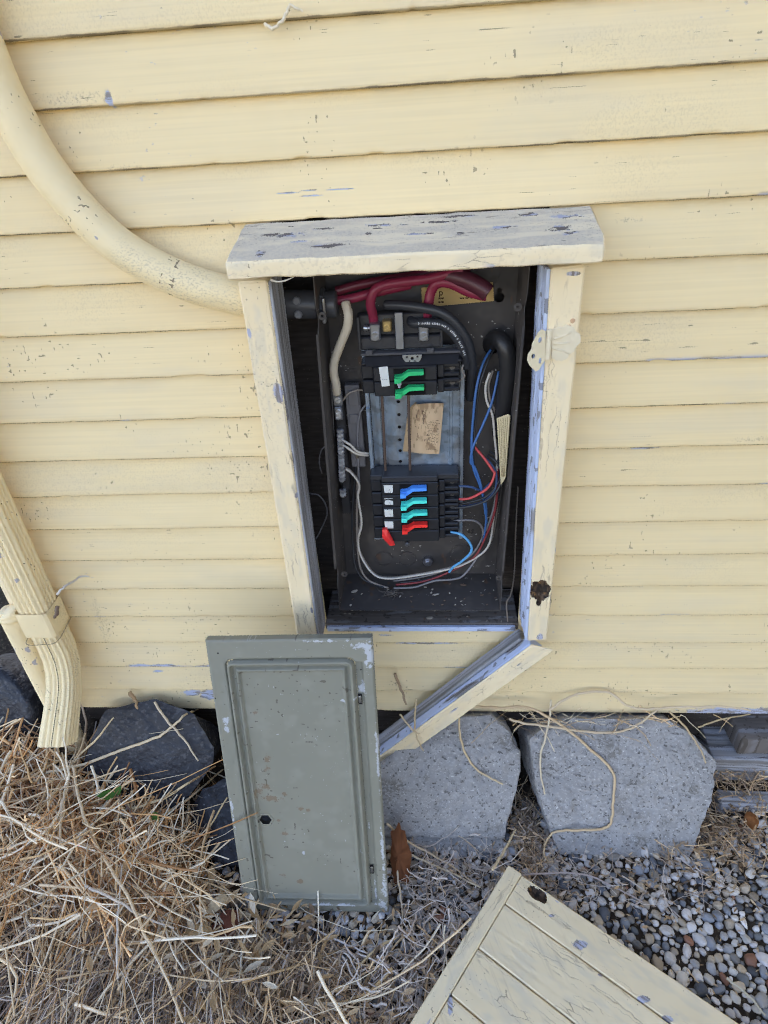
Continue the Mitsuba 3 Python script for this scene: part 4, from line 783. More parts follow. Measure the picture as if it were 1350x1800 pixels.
ds_piece('__elbow', out, ribbed(.076, .072, 4, 4, .0058), 'crimped elbow kicking outward to the ground')
add(DSP + '__seam', tube([c - b * .036 * s + EX * .006 for c, a, b, s in out[1:]], .0011, 5, 0), 'tint', smooth=True, color=(.20, .17, .11))
add(DSP + '__strap', cat(*[tube([(DX - .041, DYC + .03, z), (DX - .0415, DYC - .039, z - .003), (DX + .0, DYC - .0415, z - .006), (DX + .0415, DYC - .039, z + .004), (DX + .042, DYC + .035, z + .012)], .0011, 6, 5) for z in (.336,)]), 'tint', smooth=True, color=(.30, .24, .15), label='thin dry tendril wound round the elbow')

PIP = thing('drain_pipe', 'short capped yellow pipe standing behind the downspout at the corner of the wall', 'pipe')
m, uv = tube([(-1.052, -.040, -.20), (-1.052, -.040, .1), (-1.0515, -.040, .36), (-1.0505, -.040, .372)], .0285, 30, 10, True, True); add(PIP + '__shaft', m, 'paint_pipe', smooth=True, uv=uv)
cap = trimesh.creation.icosphere(3, 1); cap.vertices = cap.vertices * (.0305, .0305, .020) + (-1.0505, -.040, .371); add(PIP + '__cap', cap, 'paint_pipe', smooth=True, uv=np.full((len(cap.vertices), 2), .3))

# ================================================================== door of the box lying on the gravel
DOR = thing('wooden_door', 'yellow cracked plank door of the box lying on the gravel at lower right', 'wooden door')
A0 = np.array([.163, -.319, -.2265]); BV = np.array([-.238, -.338, 0.004]); BV /= np.linalg.norm(BV); CV = np.array([.464, -.310, .0]); CV -= BV * (CV @ BV); CV /= np.linalg.norm(CV); NV = np.cross(BV, CV); NV = NV if NV[2] > 0 else -NV
def board(key, b0, b1, c0, c1, h0, h1, seed, hole=None, g='c', skew=0.):
    m = cbox((b0, c0, h0), (b1, c1, h1), .0022); m = rough_up(m, .012, .0010, 30, seed); v = m.vertices.copy(); v[:, 2] += (meshkit.fbm(v[:, [0, 1, 0]] * 7, 2, seed)[:] - .5) * .003
    m.vertices = v
    if hole is not None:
        cut = trimesh.boolean.difference([m, hole], engine='manifold'); cc = cut.triangles_center; ins = (np.linalg.norm((cc - hole.centroid) / (hole.extents / 2 * 1.06), axis=1) < 1) & (cc[:, 2] < h1 - .002)
        parts = [(key, cut.submesh([np.nonzero(~ins)[0]], append=True), 'paint_trim'), (None, cut.submesh([np.nonzero(ins)[0]], append=True), 'wood_rot')]
    else: parts = [(key, m, 'paint_trim')]
    k0 = None
    for key_, mm, mat in parts:
        w = mm.vertices; uvm = grain_uv(mm, (0, 1, 0) if g == 'c' else (1, 0, 0), (1, 0, 0) if g == 'c' else (0, 1, 0), (0, 0, 1)) + seed * .37
        q = mm.copy(); q.vertices = A0 + w[:, :1] * BV + w[:, 1:2] * CV + w[:, 2:] * NV
        if np.linalg.det(np.stack([BV, CV, NV])) < 0: q.invert()
        if key_: s = trimesh.graph.smooth_shade(trimesh.Trimesh(np.hstack([q.vertices]), q.faces, process=False), angle=.6, facet_minarea=None); w2 = s.vertices - A0; loc = np.stack([w2 @ BV, w2 @ CV, w2 @ NV], 1); gi, ai = (1, 0) if g == 'c' else (0, 1); k0 = add(DOR + key_, s, mat, smooth=True, uv=np.stack([loc[:, gi], loc[:, ai] + 1.37 * loc[:, 2]], 1) + seed * .37)
        else: add(k0 + '__rotten_wood', q, mat, smooth=50)
h3 = trimesh.creation.icosphere(3, 1); h3.vertices = h3.vertices * (1 + .6 * (meshkit.fbm(h3.vertices * 2.4, 3, 9)[:, None] - .5)) * (.0150, .026, .022) + (.0175, .088, .030)
board('__batten', -.002, .56, .000, .036, 0, .0275, 1, g='b')
for k, (b0, b1) in enumerate(((0, .0810), (.0840, .1975), (.2007, .3085), (.3118, .4195), (.4228, .53))):
    board('__plank', b0, b1, .0375, .80, 0, .0265, 2 + k, hole=h3 if k == 0 else None)

# ================================================================== stones and timbers under the wall
def stone(name, pts, mat, label, cat_, group=None, edge=.018, amp=.006, freq=22, seed=0, smooth=28, chip=0., inflate=0.):
    k = thing(name, label, cat_, group); m = refine(hull(pts), edge)
    if inflate:
        m = trimesh.smoothing.filter_laplacian(m, iterations=int(inflate))
    v, n = m.vertices, m.vertex_normals
    m.vertices = v + n * ((meshkit.fbm(v * freq, 4, seed) - .5) * 2 * amp - chip * np.clip(meshkit.fbm(v * 17, 3, seed + 9) - .60, 0, 1) * .12)[:, None]
    add(k, m, mat, smooth=smooth); return k
def block(face, back, name, label, seed):
    face, back = np.array(face), np.array(back, float)
    return stone(name, np.vstack([face, face + back, face * (.96, 1, 1) + back * 1.3]), 'concrete', label, 'concrete block', edge=.007, amp=.0048, freq=48, seed=seed, smooth=45, chip=.35)
b2 = [(.237, -.067, -.049), (.285, -.040, -.022), (.330, -.030, -.010), (.590, -.027, -.009), (.660, -.056, -.039), (.712, -.101, -.087), (.687, -.163, -.155), (.628, -.250, -.262), (.496, -.254, -.266), (.305, -.252, -.266), (.285, -.225, -.224), (.252, -.149, -.140)]
block(b2, (0, .13, -.10), 'concrete_block', 'rough pale grey concrete chunk right of the gap, with dry vines across it', 3)
b1 = [(-.19, -.150, -.102), (-.10, -.080, -.06), (-.02, -.050, -.030), (.063, -.028, -.008), (.138, -.022, -.006), (.185, -.052, -.034), (.213, -.088, -.073), (.211, -.121, -.109), (.186, -.179, -.173), (.162, -.232, -.232), (-.19, -.236, -.238)]
block(b1, (0, .13, -.10), 'concrete_block', 'rough grey concrete chunk behind the loose rail and panel cover', 4)
stone('concrete_slab', [(-.17, -.215, -.232), (.165, -.205, -.232), (-.17, -.258, -.262), (.158, -.254, -.262), (-.17, -.24, -.30), (.16, -.24, -.30), (-.17, -.10, -.30), (.16, -.10, -.30)], 'concrete', 'thin broken edge of concrete sticking out below the left concrete chunk', 'concrete block', edge=.012, amp=.003, freq=60, seed=8, smooth=50, inflate=2)
bo = [(-.972, -.15, -.17), (-.925, -.085, -.04), (-.885, -.04, .008), (-.76, -.02, .032), (-.655, -.055, .012), (-.605, -.105, -.05), (-.612, -.128, -.092), (-.70, -.205, -.195), (-.79, -.228, -.24), (-.91, -.225, -.25), (-.93, .08, -.2), (-.64, .06, -.2), (-.71, -.122, -.062), (-.86, -.115, -.062)]
bo = [(-.80 + (x + .80) * 1.10 - .020, y, z + (.012 if z > -.02 else 0)) for x, y, z in bo]
stone('boulder', bo, 'basalt', 'large dark blue-grey boulder under the wall beside the downspout', 'boulder', edge=.012, amp=.008, freq=26, seed=5, smooth=34)
stone('boulder', [(-.69, -.20, -.225), (-.64, -.165, -.145), (-.565, -.135, -.130), (-.47, -.15, -.140), (-.42, -.22, -.20), (-.44, -.31, -.25), (-.55, -.325, -.215), (-.64, -.30, -.235), (-.6, -.1, -.33), (-.45, -.12, -.33), (-.5, -.30, -.34)], 'basalt', 'smaller dark boulder half hidden behind the panel cover', 'boulder', edge=.012, amp=.008, freq=26, seed=6, smooth=34)
stone('boulder', [(-1.52, .10, -.20), (-1.46, .06, .02), (-1.33, .10, .075), (-1.22, .06, .03), (-1.155, .0, -.03), (-1.16, -.035, -.16), (-1.30, -.04, -.19), (-1.5, -.02, -.2), (-1.4, .3, -.1), (-1.2, .24, -.1), (-1.3, .2, -.28)], 'basalt', 'dark rock at the left edge beyond the wall corner', 'boulder', edge=.02, amp=.010, freq=16, seed=7, smooth=40, inflate=4)
def plank(lo, hi, label, rot, seed, mat='wood_grey'):
    k = thing('timber', label, 'timber'); L = np.array(hi) - lo
    m = rough_up(cbox((0, 0, 0), L, .004), .02, .0035, 26, seed); q = split_smooth(m, 40); uv = grain_uv(q, (1, 0, 0), (0, 1, 0), (0, 0, 1))
    q.vertices = trimesh.transform_points(q.vertices, trimesh.transformations.rotation_matrix(rot, (0, 0, 1))) + lo; add(k, q, mat, smooth=True, uv=uv)
plank((.735, -.045, -.262), (1.5, .09, -.150), 'old weathered timber beam under the right end of the wall', -.03, 11)
plank((.742, -.128, -.262), (1.5, -.085, -.222), 'thin grey board lying in front of the old beam at right', -.02, 12)
plank((.80, -.03, -.150), (1.5, .07, -.085), 'upper rotten timber tucked beneath the siding at right', .01, 13, 'wood_sill')

# ================================================================== gravel, straw, litter
def icopts(sub): m = trimesh.creation.icosphere(sub, 1); return m.vertices, m.faces
def on_door(x, y, pad=.0):
    l = np.stack([x - A0[0], y - A0[1]], -1); b, c = l @ BV[:2], l @ CV[:2]; return (b > -pad) & (c > -pad)
GR = [(.48, .48, .50), (.55, .55, .56), (.36, .365, .38), (.22, .24, .28), (.10, .115, .145), (.065, .07, .08), (.30, .26, .21), (.40, .35, .28), (.50, .49, .47), (.17, .165, .16), (.25, .13, .09), (.13, .14, .15), (.19, .21, .245)]
GP = np.array([.17, .17, .13, .10, .06, .04, .08, .08, .12, .06, .02, .03, .05]); GP /= GP.sum()
def scatter(n, x0, x1, y0, y1, r0, r1, dens, gap=.84, old=()):
    """Dart throwing: stones that do not overlap."""
    r_ = np.random.default_rng(33 + n); cell = {}; out = []
    for o in old: cell.setdefault((int(o[0] // .04), int(o[1] // .04)), []).append(o)
    for _ in range(n):
        x, y = r_.uniform(x0, x1), r_.uniform(y0, y1)
        if r_.random() > dens(x, y): continue
        r = r0 + (r1 - r0) * r_.random() ** 1.5; cx, cy = int(x // .04), int(y // .04)
        if any((x - a) ** 2 + (y - b) ** 2 < (gap * (r + c)) ** 2 for i in (-1, 0, 1) for j in (-1, 0, 1) for a, b, c in cell.get((cx + i, cy + j), ())): continue
        cell.setdefault((cx, cy), []).append((x, y, r)); out.append((x, y, r))
    return out
def pebbles(spots, seed, sink=.35, sub=2):
    r_ = np.random.default_rng(seed); bv, bf = icopts(sub); k = len(spots); s = np.array(spots)
    ax = s[:, 2:3] * np.stack([r_.uniform(.85, 1.25, k), r_.uniform(.78, 1.0, k), r_.uniform(.55, .85, k)], 1)
    v = np.repeat(bv[None], k, 0); off = r_.uniform(0, 90, (k, 1, 3))
    v = v * (1 + .85 * (meshkit.fbm(v * 1.05 + off, 2, 1) - .5))[..., None]
    v = np.sign(v) * np.abs(v) ** .92 * ax[:, None]
    q = r_.normal(size=(k, 4)) * (1, .22, .22, 1); q /= np.linalg.norm(q, axis=1, keepdims=True); w, x, y, z = q.T
    R_ = np.stack([np.stack([1 - 2 * (y * y + z * z), 2 * (x * y - z * w), 2 * (x * z + y * w)], -1), np.stack([2 * (x * y + z * w), 1 - 2 * (x * x + z * z), 2 * (y * z - x * w)], -1), np.stack([2 * (x * z - y * w), 2 * (y * z + x * w), 1 - 2 * (x * x + y * y)], -1)], 1)
    v = np.einsum('kij,knj->kni', R_, v); zz = ground_z(s[:, 0], s[:, 1]) + ax[:, 2] * (1 - 2 * sink) + (s[:, 3] if s.shape[1] > 3 else 0)
    v = v + np.stack([s[:, 0], s[:, 1], zz], 1)[:, None]
    c = np.array(GR)[r_.choice(len(GR), k, p=GP)] * r_.uniform(.95, 1.45, (k, 1)) * (1.03, 1., .96)
    return trimesh.Trimesh(v.reshape(-1, 3), (bf[None] + (np.arange(k) * len(bv))[:, None, None]).reshape(-1, 3), process=False), np.repeat(c, len(bv), 0)
def dens(x, y):
    d = np.clip((x + .42) / .50, .10, 1) * np.clip((-y - .10) / .10, 0, 1)
    return d
big = scatter(70000, -.62, 1.25, -.95, -.09, .0078, .0158, dens)
small = scatter(50000, -.62, 1.25, -.95, -.09, .0045, .0090, dens, .85, big)
m1, c1_ = pebbles(big, 3); m2, c2_ = pebbles(small, 4, .2, 1)
add('gravel', cat(m1, m2), 'tint_stone', smooth=True, color=np.vstack([c1_, c2_])); labels['gravel'] = {'label': 'rounded white, blue-grey and tan gravel pebbles at lower right', 'kind': 'stuff', 'category': 'gravel'}

def stalks(base, dirs, length, rad, bend, segs=5, sides=3, flat=1., taper=.35, wob=.0, seed=0):
    """Many thin bent tubes in one mesh. base, dirs (n, 3); bend (n, 3) is added quadratically."""
    r_ = np.random.default_rng(seed); n = len(base); t = np.linspace(0, 1, segs + 1)
    P = base[:, None] + dirs[:, None] * (length[:, None] * t)[..., None] + bend[:, None] * (t ** 2)[None, :, None]
    if wob: P = P + np.cumsum(r_.normal(0, 1, P.shape), 1) * wob * (length / segs)[:, None, None] * (t > 0)[None, :, None]
    d = np.gradient(P, axis=1); d /= np.linalg.norm(d, axis=2, keepdims=True) + 1e-9
    ref = r_.normal(size=(n, 1, 3)); u = np.cross(d, ref); u /= np.linalg.norm(u, axis=2, keepdims=True) + 1e-9; w = np.cross(d, u)
    a = np.arange(sides) * 2 * np.pi / sides; rr = rad[:, None] * (1 - (1 - taper) * t)[None]
    V_ = P[:, :, None] + rr[:, :, None, None] * (np.cos(a)[None, None, :, None] * u[:, :, None] + flat * np.sin(a)[None, None, :, None] * w[:, :, None])
    i, j = np.meshgrid(np.arange(segs), np.arange(sides), indexing='ij'); k = (j + 1) % sides
    q = np.stack([i * sides + j, i * sides + k, (i + 1) * sides + k, (i + 1) * sides + j], -1).reshape(-1, 4); q = np.vstack([q[:, [0, 1, 2]], q[:, [0, 2, 3]]])
    per = (segs + 1) * sides
    return trimesh.Trimesh(V_.reshape(-1, 3), (q[None] + (np.arange(n) * per)[:, None, None]).reshape(-1, 3), process=False), per
def unit(a): return a / (np.linalg.norm(a, axis=-1, keepdims=True) + 1e-9)
PALS = {'orange': [(.82, .55, .28), (.86, .66, .40), (.70, .41, .18), (.86, .73, .52), (.40, .21, .09), (.32, .17, .08)], 'straw': [(.76, .60, .39), (.80, .69, .51), (.66, .49, .29), (.54, .38, .21), (.83, .75, .60)],
        'grey': [(.46, .385, .33), (.60, .52, .455), (.30, .23, .19), (.68, .60, .53), (.17, .13, .105), (.62, .47, .32)], 'pale': [(.60, .53, .48), (.52, .45, .40), (.68, .61, .55), (.40, .32, .26)], 'mix': [(.66, .48, .29), (.40, .28, .17), (.70, .55, .37), (.26, .185, .125), (.52, .41, .30)]}
def put_stalks(name, lab, sets, cat_='dry grass'):
    ms, cs = [], []
    for s in sets:
        r_ = np.random.default_rng(s['seed']); n = s['n']
        g = r_.normal(size=(n, 2)); x = s['c'][0] + g[:, 0] * s['s'][0]; y = s['c'][1] + g[:, 1] * s['s'][1]
        if 'box' in s: x = r_.uniform(s['box'][0], s['box'][1], n); y = r_.uniform(s['box'][2], s['box'][3], n)
        tuft = None
        if s.get('b'):      # stalks that lie together in tufts
            tuft = r_.integers(0, s['b'], n); tc = r_.normal(size=(s['b'], 2)) * s['s'] + s['c']; ta = r_.normal(size=s['b']) * s['spread']
            x, y = tc[tuft, 0] + g[:, 0] * .022, tc[tuft, 1] + g[:, 1] * .022
        bare = np.minimum(((x + .80) / .15) ** 2 + ((y + .165) / .095) ** 2, ((x + .57) / .15) ** 2 + ((y + .245) / .135) ** 2) < 1 if 'orange grey' in lab or 'orange' in lab else np.zeros(n, bool)
        bare &= r_.random(n) < .97; bare |= (x > -.60) & (x < -.09) & (y > -.49) & (y < -.19)
        keep = ~bare & ~on_door(x, y, .012) & (y < s.get('ymax', -.04)); x, y = x[keep], y[keep]; n = len(x); tuft = tuft[keep] if tuft is not None else None
        z = ground_z(x, y) + s.get('lift', .0) + r_.random(n) ** 1.5 * s.get('h', .04)
        a = math.radians(s['ang']) + (r_.normal(size=n) * math.radians(s['spread']) if tuft is None else np.radians(ta[tuft] + r_.normal(size=n) * 9)); e = np.radians(r_.normal(s.get('el', 5), s.get('els', 10), n))
        d = np.stack([np.cos(a) * np.cos(e), np.sin(a) * np.cos(e), np.sin(e)], 1); L = s['L'] * r_.uniform(.45, 1.35, n)
        b = r_.normal(size=(n, 3)) * (L * s.get('bend', .12))[:, None]; b[:, 2] -= L * s.get('droop', .12)
        P0 = np.stack([x, y, z], 1) - d * (L * .5)[:, None]
        end = P0 + d * L[:, None] + b; low = ground_z(end[:, 0], end[:, 1]) + .003; b[:, 2] += np.maximum(low - end[:, 2], 0); P0[:, 2] = np.maximum(P0[:, 2], ground_z(P0[:, 0], P0[:, 1]) + .002)
        for q, p in ((P0, 0), ): 
            bad = on_door(q[:, 0], q[:, 1], .0) ; P0[bad, 2] -= .03
        rad = s['r'] * r_.uniform(.55, 1.5, n); m, per = stalks(P0, d, L, rad, b, s.get('segs', 5), s.get('sides', 4), s.get('flat', .35), .55, s.get('wob', .05), s['seed'])
        pal = np.array(PALS[s['pal']]); c = pal[r_.integers(0, len(pal), n)] * r_.uniform(.75, 1.2, (n, 1)); ms.append(m); cs.append(np.repeat(c, per, 0))
    k = thing(name, lab, cat_, kind='stuff'); add(k, cat(*ms), 'tint_straw', smooth=True, color=np.vstack(cs))
put_stalks('dry_grass', 'thick matted orange and grey dry grass covering the ground at lower left', [
    dict(seed=1, n=700, c=(-.86, -.36), s=(.20, .14), ang=-62, spread=30, L=.17, r=.0019, pal='grey', h=.025, el=-4, els=8, bend=.16),
    dict(seed=2, n=820, b=60, c=(-.93, -.25), s=(.18, .075), ang=-52, spread=42, L=.25, r=.0034, pal='orange', h=.055, lift=.006, el=-2, els=12, ymax=-.10, bend=.30, wob=.10, segs=8),
    dict(seed=3, n=560, b=30, c=(-.78, -.36), s=(.13, .05), ang=-62, spread=28, L=.23, r=.0033, pal='orange', h=.04, lift=.018, el=-10, els=9, bend=.20, wob=.08, segs=7),
    dict(seed=4, n=340, c=(-.86, -.32), s=(.2, .10), ang=-40, spread=60, L=.30, r=.0030, pal='straw', h=.07, lift=.035, el=-2, els=12, bend=.34, segs=9, wob=.10),
    dict(seed=5, n=1300, b=100, c=(-.70, -.60), s=(.22, .09), ang=-100, spread=17, L=.19, r=.0023, pal='grey', h=.04, el=2, els=9, bend=.20, wob=.08),
    dict(seed=6, n=420, b=60, c=(-.62, -.52), s=(.24, .13), ang=-80, spread=48, L=.22, r=.0026, pal='straw', h=.05, lift=.012, el=0, els=11, bend=.34, wob=.12, segs=8),
    dict(seed=7, n=170, c=(-.70, -.45), s=(.25, .16), ang=-66, spread=40, L=.32, r=.0031, pal='straw', h=.04, lift=.04, el=-4, els=7, bend=.2, segs=8),
    dict(seed=8, n=420, b=36, c=(-1.15, -.30), s=(.2, .2), ang=-60, spread=45, L=.2, r=.0034, pal='orange', h=.06, lift=.02, el=0, els=12, bend=.18),
    dict(seed=41, n=600, c=(-.74, -.46), s=(.26, .16), ang=-60, spread=90, L=.045, r=.0026, pal='mix', h=.05, lift=.006, el=0, els=14, bend=.3, wob=.12),
    dict(seed=42, n=500, c=(-.80, -.42), s=(.28, .2), ang=-70, spread=70, L=.12, r=.0009, pal='mix', h=.06, lift=.004, el=0, els=12, bend=.4, wob=.16, segs=7),
    dict(seed=10, n=700, b=70, c=(-.46, -.58), s=(.12, .08), ang=-85, spread=40, L=.13, r=.0020, pal='mix', h=.04, lift=.004, el=2, els=10, bend=.2),
    dict(seed=9, n=650, b=80, c=(-.75, -.80), s=(.35, .07), ang=-98, spread=25, L=.16, r=.0019, pal='grey', h=.045, el=3, els=10, bend=.12)])
put_stalks('straw_litter', 'thin chopped straw and pale rootlets strewn over the gravel', [
    dict(seed=11, n=420, c=(-.27, -.54), s=(.14, .08), ang=-75, spread=70, L=.075, r=.0018, pal='mix', h=.03, lift=.012, el=0, els=12),
    dict(seed=12, n=240, c=(-.02, -.34), s=(.15, .05), ang=0, spread=90, L=.07, r=.0014, pal='pale', h=.022, lift=.018, el=2, els=10, bend=.3, wob=.2, segs=8),
    dict(seed=13, n=330, c=(-.07, -.52), s=(.09, .10), ang=-60, spread=90, L=.065, r=.0026, pal='pale', h=.035, lift=.016, el=2, els=12, bend=.3, wob=.2, segs=8),
    dict(seed=14, n=110, c=(.36, -.32), s=(.20, .04), ang=-10, spread=60, L=.08, r=.0014, pal='pale', h=.016, lift=.02, el=2, els=8, bend=.3, wob=.18, segs=8),
    dict(seed=15, n=330, c=(.70, -.19), s=(.09, .05), ang=20, spread=90, L=.05, r=.0015, pal='mix', h=.04, lift=.008, el=4, els=14, bend=.25),
    dict(seed=16, n=300, c=(.232, -.20), s=(.022, .07), ang=-90, spread=50, L=.06, r=.0014, pal='mix', h=.03, lift=.004, el=4, els=16, bend=.25, wob=.15),
    dict(seed=17, n=60, c=(.42, -.03), s=(.14, .012), ang=0, spread=50, L=.09, r=.0014, pal='straw', h=.01, lift=.250, el=0, els=8, bend=.22, wob=.15, ymax=-.012),
    dict(seed=18, n=34, c=(.55, -.62), s=(.3, .13), ang=-30, spread=90, L=.05, r=.0013, pal='mix', h=.01, lift=.022, el=0, els=6),
    dict(seed=19, n=420, c=(-.12, -.70), s=(.16, .05), ang=-80, spread=70, L=.07, r=.0018, pal='mix', h=.035, lift=.01, el=2, els=12),
    dict(seed=20, n=200, c=(-.60, -.24), s=(.06, .05), ang=-30, spread=50, L=.10, r=.0018, pal='mix', h=.04, lift=.01, el=2, els=14),
    dict(seed=31, n=200, c=(.80, -.06), s=(.07, .03), ang=10, spread=60, L=.06, r=.0014, pal='mix', h=.03, lift=.03, el=2, els=14)], 'straw')
# flakes of leaf and chaff
def flakes(n, cx, cy, sx, sy, size, pal, seed, h=.02):
    r_ = np.random.default_rng(seed); x = cx + r_.normal(size=n) * sx; y = cy + r_.normal(size=n) * sy; k = ~on_door(x, y, .005) & (y < -.09); x, y = x[k], y[k]; n = len(x)
    base = np.array([(-1, 0, 0), (-.35, .34, .12), (.35, .30, .16), (1, .05, .1), (.3, -.34, .1), (-.4, -.30, .06), (0, 0, -.1)]); f = np.array([(6, 1, 0), (6, 2, 1), (6, 3, 2), (6, 4, 3), (6, 5, 4), (6, 0, 5)])
    L = size * r_.uniform(.4, 1.4, n); a = r_.uniform(0, 6.28, n); v = base[None] * np.stack([L, L * r_.uniform(.5, 1.1, n), L * r_.uniform(.4, 2.4, n)], 1)[:, None]
    tl = r_.normal(0, .5, n); v = np.stack([v[..., 0], v[..., 1] * np.cos(tl)[:, None] - v[..., 2] * np.sin(tl)[:, None], v[..., 1] * np.sin(tl)[:, None] + v[..., 2] * np.cos(tl)[:, None]], -1)
    v = np.stack([v[..., 0] * np.cos(a)[:, None] - v[..., 1] * np.sin(a)[:, None], v[..., 0] * np.sin(a)[:, None] + v[..., 1] * np.cos(a)[:, None], v[..., 2]], -1)
    v += np.stack([x, y, ground_z(x, y) + .008 + r_.random(n) * h], 1)[:, None]; c = np.array(PALS[pal])[r_.integers(0, len(PALS[pal]), n)] * r_.uniform(.7, 1.15, (n, 1))
    return trimesh.Trimesh(v.reshape(-1, 3), (f[None] + (np.arange(n) * 7)[:, None, None]).reshape(-1, 3), process=False), np.repeat(c, 7, 0)
fl = [flakes(600, -.55, -.50, .26, .12, .012, 'mix', 1, .05), flakes(420, -.18, -.55, .14, .1, .009, 'mix', 2, .03), flakes(420, .70, -.19, .10, .05, .009, 'mix', 3, .035), flakes(260, .235, -.21, .03, .07, .008, 'grey', 4, .03), flakes(700, .25, -.33, .30, .05, .007, 'mix', 5, .02), flakes(500, .45, -.55, .35, .2, .0055, 'mix', 15, .012), flakes(230, -.58, -.49, .13, .09, .020, 'straw', 6, .07), flakes(120, -.3, -.60, .12, .08, .015, 'straw', 8, .04), flakes(200, -.55, -.22, .10, .07, .009, 'mix', 7, .03)]
k = thing('leaf_litter', 'crumbled dry leaf flakes and chaff among the straw and pebbles', 'leaf litter', kind='stuff'); add(k, cat(*[q[0] for q in fl]), 'tint_leaf', smooth=True, color=np.vstack([q[1] for q in fl]))

# ================================================================== single leaves, stems and vines
def leaf(label, pts, cup, col, seed):
    """A dead leaf on a ragged outline: pts (x, y, z) round its rim, cup = how far its middle is raised along the normal."""
    k = thing('dead_leaf', label, 'leaf'); p = catmull(np.vstack([pts, pts[:1]]), 5)[:-1]; c = p.mean(0); n = np.cross(p[len(p) // 3] - c, p[2 * len(p) // 3] - c); n /= np.linalg.norm(n); n = n if n[1] < 0 or n[2] > .5 else -n
    rings = [1, .8, .55, .3]; v = np.vstack([c + (p - c) * r for r in rings] + [c[None]]); m = len(p); f = []
    for a in range(3): f += [(a * m + j, a * m + (j + 1) % m, (a + 1) * m + (j + 1) % m) for j in range(m)] + [(a * m + j, (a + 1) * m + (j + 1) % m, (a + 1) * m + j) for j in range(m)]
    f += [(3 * m + j, 3 * m + (j + 1) % m, 4 * m) for j in range(m)]
    r = np.concatenate([[q] * m for q in rings] + [[0]]); v = v + n * (cup * (1 - r ** 2) + (meshkit.fbm(v * 60, 3, seed) - .5) * .030)[:, None]
    cc = np.array(col) * (.75 + .5 * meshkit.fbm(v * 90, 2, seed + 1))[:, None]
    add(k, trimesh.Trimesh(v, np.array(f), process=False), 'tint_leaf', smooth=True, color=cc)
leaf('curled brown dead leaf against the right edge of the panel cover', np.array([(-.130, -.300, -.225), (-.124, -.272, -.190), (-.127, -.256, -.172), (-.116, -.258, -.160), (-.106, -.246, -.146), (-.101, -.256, -.160), (-.090, -.258, -.166), (-.084, -.280, -.186), (-.074, -.292, -.205), (-.079, -.318, -.228), (-.083, -.345, -.248), (-.098, -.338, -.252), (-.118, -.350, -.250), (-.121, -.325, -.246)]), .016, (.24, .105, .055), 3)
leaf('dull red-brown dead leaf in the straw left of the panel cover foot', np.array([(-.548, -.50, -.222), (-.530, -.455, -.205), (-.498, -.438, -.205), (-.478, -.452, -.21), (-.482, -.485, -.215), (-.515, -.515, -.225)]), .008, (.20, .085, .06), 5)
leaf('small rusty leaf on the gravel near the right timbers', np.array([(.785, -.170, -.245), (.795, -.150, -.228), (.812, -.150, -.225), (.822, -.168, -.235), (.806, -.186, -.245)]), .008, (.34, .15, .06), 7)
leaf('tan leaf lying in the dry grass near the panel cover', np.array([(-.60, -.50, -.195), (-.575, -.482, -.188), (-.548, -.484, -.188), (-.532, -.50, -.195), (-.56, -.512, -.2)]), .006, (.50, .38, .22), 9)
leaf('pale crumpled leaf in the middle of the dry grass', np.array([(-.565, -.455, -.19), (-.54, -.43, -.175), (-.515, -.42, -.17), (-.51, -.432, -.18), (-.535, -.455, -.19)]), .006, (.55, .45, .30), 10)
def vine(label, pts, r, col=(.50, .40, .25), name='dry_vine', side=()):
    k = thing(name, label, 'dry stem'); P = catmull(np.array(pts), 10); P = P + (meshkit.fbm(np.stack([np.arange(len(P)) * .35, P[:, 0] * 0, P[:, 0] * 0], 1)[:, None, :] + np.array([[0, 0, 0], [50, 0, 0], [90, 0, 0.]])[None], 2, 1) - .5) * r * 1.0
    add(k, cat(tube(P, [r * 1.15, r * 1.05, r * .7], 8, 0), *[tube(s, [r * .6, r * .3], 5, 5) for s in side]), 'tint_straw', smooth=True, color=col)
vine('long pale vine stem crossing the right concrete chunk and bending at its foot', [(.097,-.029,.033), (.169,-.030,.031), (.236,-.030,.031), (.318,-.052,-.009), (.392,-.086,-.061), (.446,-.124,-.103), (.442,-.169,-.154), (.435,-.203,-.191), (.411,-.216,-.205), (.345,-.219,-.209), (.294,-.222,-.213), (.270,-.238,-.230), (.261,-.262,-.241), (.273,-.279,-.261)], 0.0032, (0.55, 0.42, 0.26))
vine('vine arching over the top of the right concrete chunk', [(.288,-.033,.027), (.332,-.022,.062), (.390,-.015,.078), (.442,-.014,.071), (.479,-.029,.047), (.523,-.033,.035), (.569,-.028,.033), (.652,-.032,.044), (.719,-.038,.052), (.782,-.043,.046)], 0.003, (0.6, 0.5, 0.35))
vine('low loop of vine across the upper face of the right concrete chunk', [(.184,-.043,.002), (.229,-.050,-.006), (.289,-.053,-.013), (.393,-.061,-.024), (.467,-.059,-.022), (.519,-.046,-.005), (.555,-.031,.022), (.583,-.026,.036)], 0.0028, (0.56, 0.46, 0.32))
vine('upright vine stem along the left edge of the right concrete chunk', [(.293,-.016,.046), (.289,-.038,.010), (.277,-.069,-.033), (.262,-.103,-.071), (.262,-.136,-.110), (.270,-.165,-.140)], 0.0026, (0.6, 0.52, 0.38))
vine('vine stem bent over the left concrete chunk', [(.052,-.052,.021), (.055,-.076,-.028), (.068,-.100,-.068), (.097,-.125,-.099), (.135,-.140,-.114), (.164,-.150,-.123)], 0.0026, (0.58, 0.46, 0.28))
vine('thin vine running down the right side of the right concrete chunk', [(.590,-.034,.027), (.620,-.046,.002), (.648,-.066,-.030), (.668,-.089,-.057), (.677,-.109,-.078)], 0.0024, (0.48, 0.37, 0.22))
